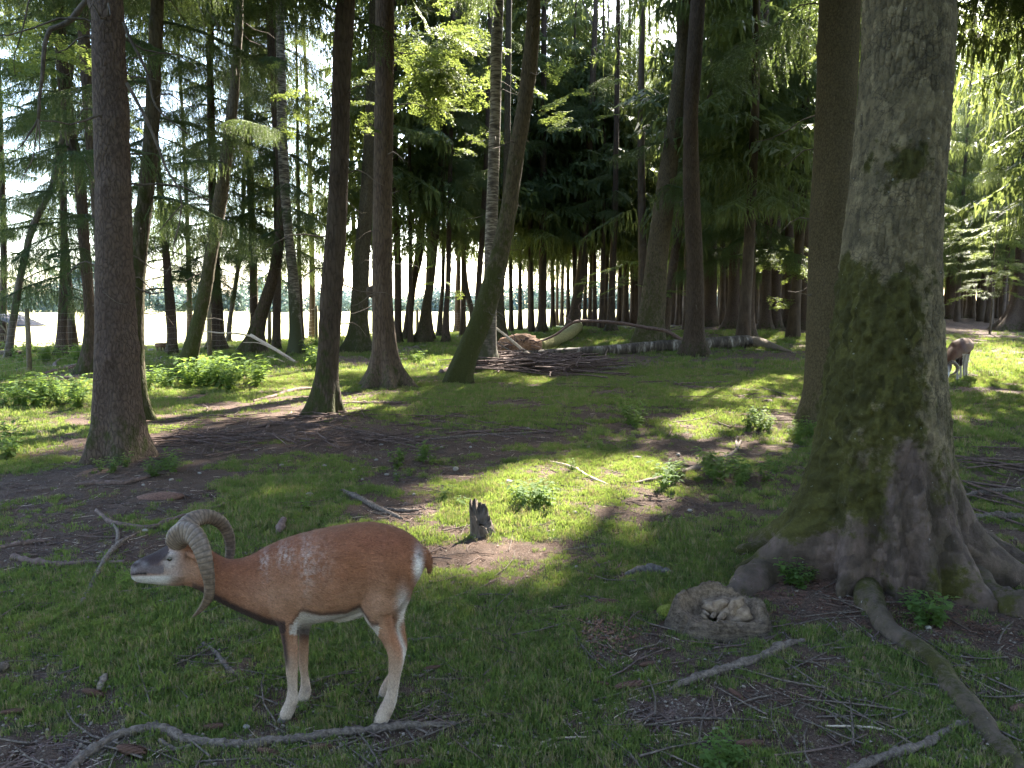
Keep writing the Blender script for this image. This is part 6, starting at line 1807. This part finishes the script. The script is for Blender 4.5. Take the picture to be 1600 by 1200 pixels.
# legs
legs = vv > 985
lay(cream, legs * sstep(990, 1050, vv + 30 * nz1) * .95)
lay(np.array([.34, .265, .22]), legs * sstep(1040, 1085, vv))
rear = (uu > 560)
nearfront = (uu < 466) & (vv > 975)
lay(dark, nearfront * .95 * np.exp(-((uu - np.interp(vv, [985, 1010, 1040, 1060], [441, 445, 448, 449])) / 5.0) ** 2) * sstep(980, 995, vv) * sstep(1052, 1030, vv))
lay(dark * 1.4, .8 * ((uu > 464) & (uu < 492)) * sstep(972, 985, vv) * sstep(1012, 990, vv))
lay(ch * 1.1, rear * (uu < 640) * sstep(1045, 1010, vv) * (vv > 960) * .65 * sstep(598, 612, uu - (vv - 990) * .3))
lay(np.array([.56, .50, .47]), .9 * rear * (vv > 940) * (vv < 1120) * np.exp(-((uu - np.interp(vv, [940, 980, 1014, 1033, 1065, 1096, 1112], [635, 620, 632, 633, 628, 621, 618])) / 3.5) ** 2))
lay(np.array([.6, .55, .54]), .95 * (uu > 610) * E(628, 945, 9, 22))
lay(dark * 2, .6 * E(462, 1105, 4, 6) + .6 * E(609, 1118, 5, 6) + .5 * E(482, 1078, 4, 6))
lay(np.array([.40, .33, .28]), .7 * E(446, 1112, 14, 12) + .7 * E(596, 1126, 14, 12) + .7 * E(474, 1090, 14, 10))
# rump and tail
lay(np.array([.62, .57, .55]), 1.1 * E(653, 884, 7, 24) * (uu > 641))
lay(ch, .9 * (uu > 664) * (vv < 890)); lay(dark, .85 * (E(669, 897, 5, 6) + E(655, 868, 3, 5)))
# head
lay(np.array([.34, .20, .14]), .7 * E(300, 890, 22, 22))
lay(np.array([.34, .28, .255]), .95 * E(268, 868, 14, 16) + .8 * E(262, 884, 14, 12))
lay(np.array([.30, .22, .19]), .7 * E(276, 895, 14, 16))
lay(np.array([.47, .43, .42]), 1.0 * sstep(896, 903, vv) * sstep(272, 244, uu + 14 * nz1) + .5 * E(262, 905, 14, 10))
bridge = np.interp(uu, [205, 215, 230, 245, 258, 266], [886, 888, 887, 883, 872, 862])
lay(np.array([.030, .020, .024]), .96 * (uu < 264) * sstep(4, -4, vv - bridge))
lay(np.array([.070, .050, .055]), .85 * E(246, 885, 12, 8))
lay(np.array([.12, .095, .10]), .95 * (uu < 256) * sstep(881, 887, vv) * sstep(899, 895, vv))
lay(np.array([.19, .17, .18]), .85 * E(226, 882, 6, 5) + .7 * E(210, 890, 5, 4) + .6 * E(213, 877, 6, 3))
lay(np.array([.01, .008, .008]), .98 * (uu < 230) * np.exp(-((vv - np.interp(uu, [200, 215, 230], [899, 897, 896])) / 2.2) ** 2))
lay(np.array([.015, .01, .01]), .9 * E(211, 884, 3.2, 2.2))
lay(dark, .9 * np.exp(-((uu - 266) / 6.5) ** 2 - ((vv - 873.5) / 3.2) ** 2) + .6 * E(257, 874, 4, 2))
lay(dark, .6 * E(290, 868, 2.5, 7))
at = bm_.attributes.new('col', 'FLOAT_COLOR', 'POINT'); c4 = np.ones((len(co), 4), np.float32); c4[:, :3] = np.clip(colr, 0, 1); at.data.foreach_set('color', c4.ravel())
bm_.materials.clear(); bm_.materials.append(M['coat'])
rb0 = G(530, 1110)
ram = empty('mouflon_ram', rb0, 'brown ram with large ribbed horns standing side on in the left foreground', 'ram')
n_ = len(co); bm_.vertices.foreach_set('co', (co - rb0.astype(np.float32)).ravel())
link('body', bm_, ram)
# fur: short hairs lying along the body
fr = np.random.default_rng(3)
nvec = np.empty(n_ * 3, np.float32); bm_.update(); bm_.vertices.foreach_get('normal', nvec); nvec = nvec.reshape(-1, 3)
idx = fr.integers(0, n_, 90000)  # hairs
p = co[idx] + fr.normal(size=(90000, 3)) * .002; nn2 = nvec[idx]
flow = np.tile(np.array([1.0, 0, -.25]), (90000, 1)); flow[vv[idx] > 985] = (0.1, 0, -1.0); hd = uu[idx] < 300; flow[hd] = (.9, 0, .1)
flow = flow + fr.normal(size=flow.shape) * .22; flow -= (flow * nn2).sum(1)[:, None] * nn2; flow /= np.linalg.norm(flow, axis=1)[:, None]
L_ = np.where(hd, .004, np.where(vv[idx] > 985, .007, .014)) * fr.uniform(.7, 1.3, 90000)
sd = np.cross(flow, nn2) * .0008
p = p - nn2 * .001
Vh = np.stack([p - sd, p + sd, p + flow * L_[:, None] + nn2 * (L_ * .16)[:, None]], 1).reshape(-1, 3)
ch_ = np.clip(np.repeat(colr[idx] * fr.uniform(.6, 1.5, (90000, 1)), 3, axis=0), 0, 1)
tag(link('fur', mesh('fur', Vh - rb0, np.arange(270000).reshape(-1, 3), M['coat'], False, {'col': ch_}), ram), kind='stuff')


def horn(pts, ram, rb0, n=420, nr=30, seg=26, flat=.8):
    P = np.array([list(U(u_, v_, Y + DYR)) + [w_ / 2 * px2m(Y)] for (u_, v_, w_, Y) in pts]); P = resample(P, n)
    t = np.linspace(0, 1, n); phase = (t ** .9 + .012 * (fbm(t * 26, t * 0, 301, 2) - .5)) * nr
    rid = np.abs(np.sin(math.pi * phase)) ** .6; amp = .085 * (1 - t) ** .5
    rr_ = P[:, 3] * (1 + amp * (rid - .6) * (.6 + .9 * vnoise(t * nr, t * 0, 302)) + .05 * (fbm(t * 9, t * 0, 303, 2) - .5))
    T = np.gradient(P[:, :3], axis=0); T /= np.linalg.norm(T, axis=1)[:, None]
    side = np.array([0, 1.0, 0]); V = []
    th = np.arange(seg) * 2 * math.pi / seg
    for k in range(n):
        s_ = side - (side @ T[k]) * T[k]; s_ /= np.linalg.norm(s_); f_ = np.cross(T[k], s_)
        prof = 1 + .10 * np.cos(3 * th + .5)
        V.append(P[k, :3] + (np.cos(th) * prof)[:, None] * s_ * rr_[k] * flat + (np.sin(th) * prof)[:, None] * f_ * rr_[k])
    V = np.vstack(V); i = np.arange(n - 1)[:, None] * seg; j = np.arange(seg)[None]
    Fq = np.stack([i + j, i + (j + 1) % seg, i + seg + (j + 1) % seg, i + seg + j], -1).reshape(-1, 4)
    jj = np.arange(seg); cap = np.stack([(n - 1) * seg + jj, (n - 1) * seg + (jj + 1) % seg, np.full(seg, len(V))], -1); V = np.vstack([V, P[-1, :3]])
    rv_ = np.r_[np.repeat(np.clip(rid * 1.15, 0, 1) * (1 - .0 * t) + t * .2, seg), 1]
    link('horn', mesh('horn', V - rb0, [Fq, cap], M['horn'], True, {'ridge': np.clip(rv_, 0, 1)}), ram)


horn([(274, 852, 28, 2.855), (280, 840, 34, 2.835), (290, 832, 34, 2.81), (303, 835, 31, 2.78), (313, 850, 27, 2.755), (319, 868, 23.5, 2.74), (324, 890, 20, 2.735), (327.5, 912, 16, 2.74), (326.6, 930, 15, 2.75), (320, 944, 11, 2.765), (310, 956, 6.5, 2.78), (300, 965, 1.5, 2.80)], ram, rb0)
horn([(276, 850, 24, 2.885), (283, 834, 27, 2.905), (294, 820, 27, 2.93), (308, 810, 24, 2.965), (324, 807, 22, 3.0), (340, 812, 20, 3.03), (352, 824, 18, 3.05), (358.6, 840, 16, 3.06), (360, 858, 14, 3.06), (356, 878, 12, 3.05), (346, 894, 8, 3.03), (336, 902, 2, 3.01)], ram, rb0)
for sY in (-1, 1):
    v, f = ico_pts(1, 1); v, f = subdiv(v / np.linalg.norm(v, axis=1)[:, None], f, 2); v = v / np.linalg.norm(v, axis=1)[:, None]
    c = U(266, 873, 2.87 + sY * .0455 + DYR); link('eye', mesh('eye', v * [.013, .0085, .0095] + c - rb0, f, M['eye']), ram)
# hooves: two claws each
def hoof(u_, v_, Y, s=1.0):
    for q in (-1, 1):
        c = U(u_, v_, Y + DYR) - rb0 + np.array([0, q * .008, 0]); n = 7
        rings = []
        for k in range(n):
            t = k / (n - 1); z = .024 * (1 - t); r0 = (.013 + .006 * t) * s
            rings.append((c + [-.012 * t, 0, z - .014], np.array([r0 * 1.15, 0, 0]), np.array([0, r0 * .6, 0])))
        V, Fq = loft(rings, 12); link('hoof', mesh('hoof', V, Fq, M['hoof']), ram)
hoof(446, 1121, NF); hoof(473, 1095, FFr, .9); hoof(593, 1136, NH); hoof(598, 1088, FH, .9)
# the spruce sprig it is chewing
sp = empty('spruce_sprig', U(205, 900, 2.86 + DYR), 'green spruce sprig held in the ram mouth', 'sprig'); b0 = U(205, 900, 2.86 + DYR)
rs = random.Random(2)
mb = MB()
for q in range(7):
    e = U(205 - rs.uniform(4, 24), 898 + rs.uniform(-24, 16), 2.85 + rs.uniform(-.03, .03)) - b0; P = np.array([e * t + np.array([0, 0, .006 * math.sin(3 * t)]) for t in np.linspace(0, 1, 8)])
    V, Fq = tube(P, .0009, 3, cap=False); mb.add(V, Fq)
    for t in np.linspace(.1, 1, 30):
        c = e * t; d = np.array([rs.gauss(0, 1), rs.gauss(0, 1), rs.gauss(0, 1)]); d /= np.linalg.norm(d); d = d * .010 + e / np.linalg.norm(e) * .005; w = np.cross(d, [0, 1, 0]); w = w / (np.linalg.norm(w) + 1e-9) * .0008
        mb.add(np.array([c - w, c + w, c + d]), np.array([[0, 1, 2]]))
link('needles', mb.mesh('needles', M['herb'], False), sp)

# ------------------------------------------------------------------ the grazing ram in the distance
gq = G(1500, 594); Y2 = gq[1]; k2 = px2m(Y2); DYR = 0.0
mb = MB()
def L2(pts, wide=.9): mb.add(*limb([(u_ + 6, v_, w_ * 1.06, Y2 + dy) for (u_, v_, w_, dy) in pts], 14, wide))
L2([(1506, 539, 5, .75), (1505, 540, 9, .6), (1501, 540, 11.5, .35), (1496, 542, 12.5, .05), (1489, 546, 12, -.18), (1485, 551, 10, -.3), (1481, 556, 8.5, -.42), (1477, 562, 7, -.5), (1474, 568, 6, -.56)], 1.0)
L2([(1474, 566, 6, -.55), (1474, 574, 6.5, -.6), (1473.5, 582, 4.5, -.66), (1473, 590, 2.8, -.72), (1473, 593, 1.5, -.74)])
for (u_, vb, dy) in [(1490, 595, -.15), (1495, 590, .05), (1500, 593, .45), (1504, 589, .65)]:
    L2([(u_ + .5, 548, 6, dy), (u_ + .3, 560, 3.6, dy), (u_, 570, 2.3, dy), (u_, 582, 1.9, dy), (u_ - .3, vb - 3, 2.2, dy), (u_ - .8, vb, 2.4, dy)])
L2([(1508, 537, 2, .75), (1510, 542, 1.6, .78), (1509, 547, 1, .78)])
m2, co2 = remeshed(mb, .016, 4, 'body')
uu, vv, ww = proj(co2); uu = uu - 6; colr = np.tile(np.array([.10, .045, .026]), (len(co2), 1))
lay(np.array([.09, .05, .05]), .9 * np.exp(-((uu - 1497 - (vv - 535) * .5) / 4.0) ** 2) * (vv < 552))
lay(dark, .9 * (vv > 560) * (vv < 574) * (uu > 1486)); lay(dark, .7 * E(1491, 564, 5, 4))
lay(np.array([.36, .32, .30]), (vv > 572) * (uu > 1486) * 1.0 + ((vv > 553) & (vv < 575) & (uu > 1498)) * .9)
lay(dark, .8 * (uu < 1484) * (vv > 567) * (vv < 586)); lay(np.array([.6, .56, .55]), (uu < 1484) * (vv > 582) * .9 + .7 * E(1476, 578, 2.5, 6))
at = m2.attributes.new('col', 'FLOAT_COLOR', 'POINT'); c4 = np.ones((len(co2), 4), np.float32); c4[:, :3] = np.clip(colr, 0, 1); at.data.foreach_set('color', c4.ravel())
m2.materials.clear(); m2.materials.append(M['coat']); m2.vertices.foreach_set('co', (co2 - gq.astype(np.float32)).ravel())
ram2 = empty('mouflon_ram', gq, 'small distant ram grazing with head down, half behind the great trunk', 'ram'); link('body', m2, ram2)
horn([(1482, 569, 6, Y2 - .62), (1487, 566, 6, Y2 - .62), (1493, 569, 5.5, Y2 - .6), (1496, 575, 5, Y2 - .6), (1494, 581, 4, Y2 - .62), (1488, 584.5, 2.5, Y2 - .66), (1485, 585, .8, Y2 - .68)], ram2, gq, 120, 14, 12)
horn([(1478, 569, 6, Y2 - .58), (1474, 566, 6, Y2 - .58), (1468, 569, 5.5, Y2 - .56), (1465, 575, 5, Y2 - .56), (1467, 581, 4, Y2 - .6), (1472, 584, 2.5, Y2 - .64), (1475, 584, .8, Y2 - .68)], ram2, gq, 120, 14, 12)
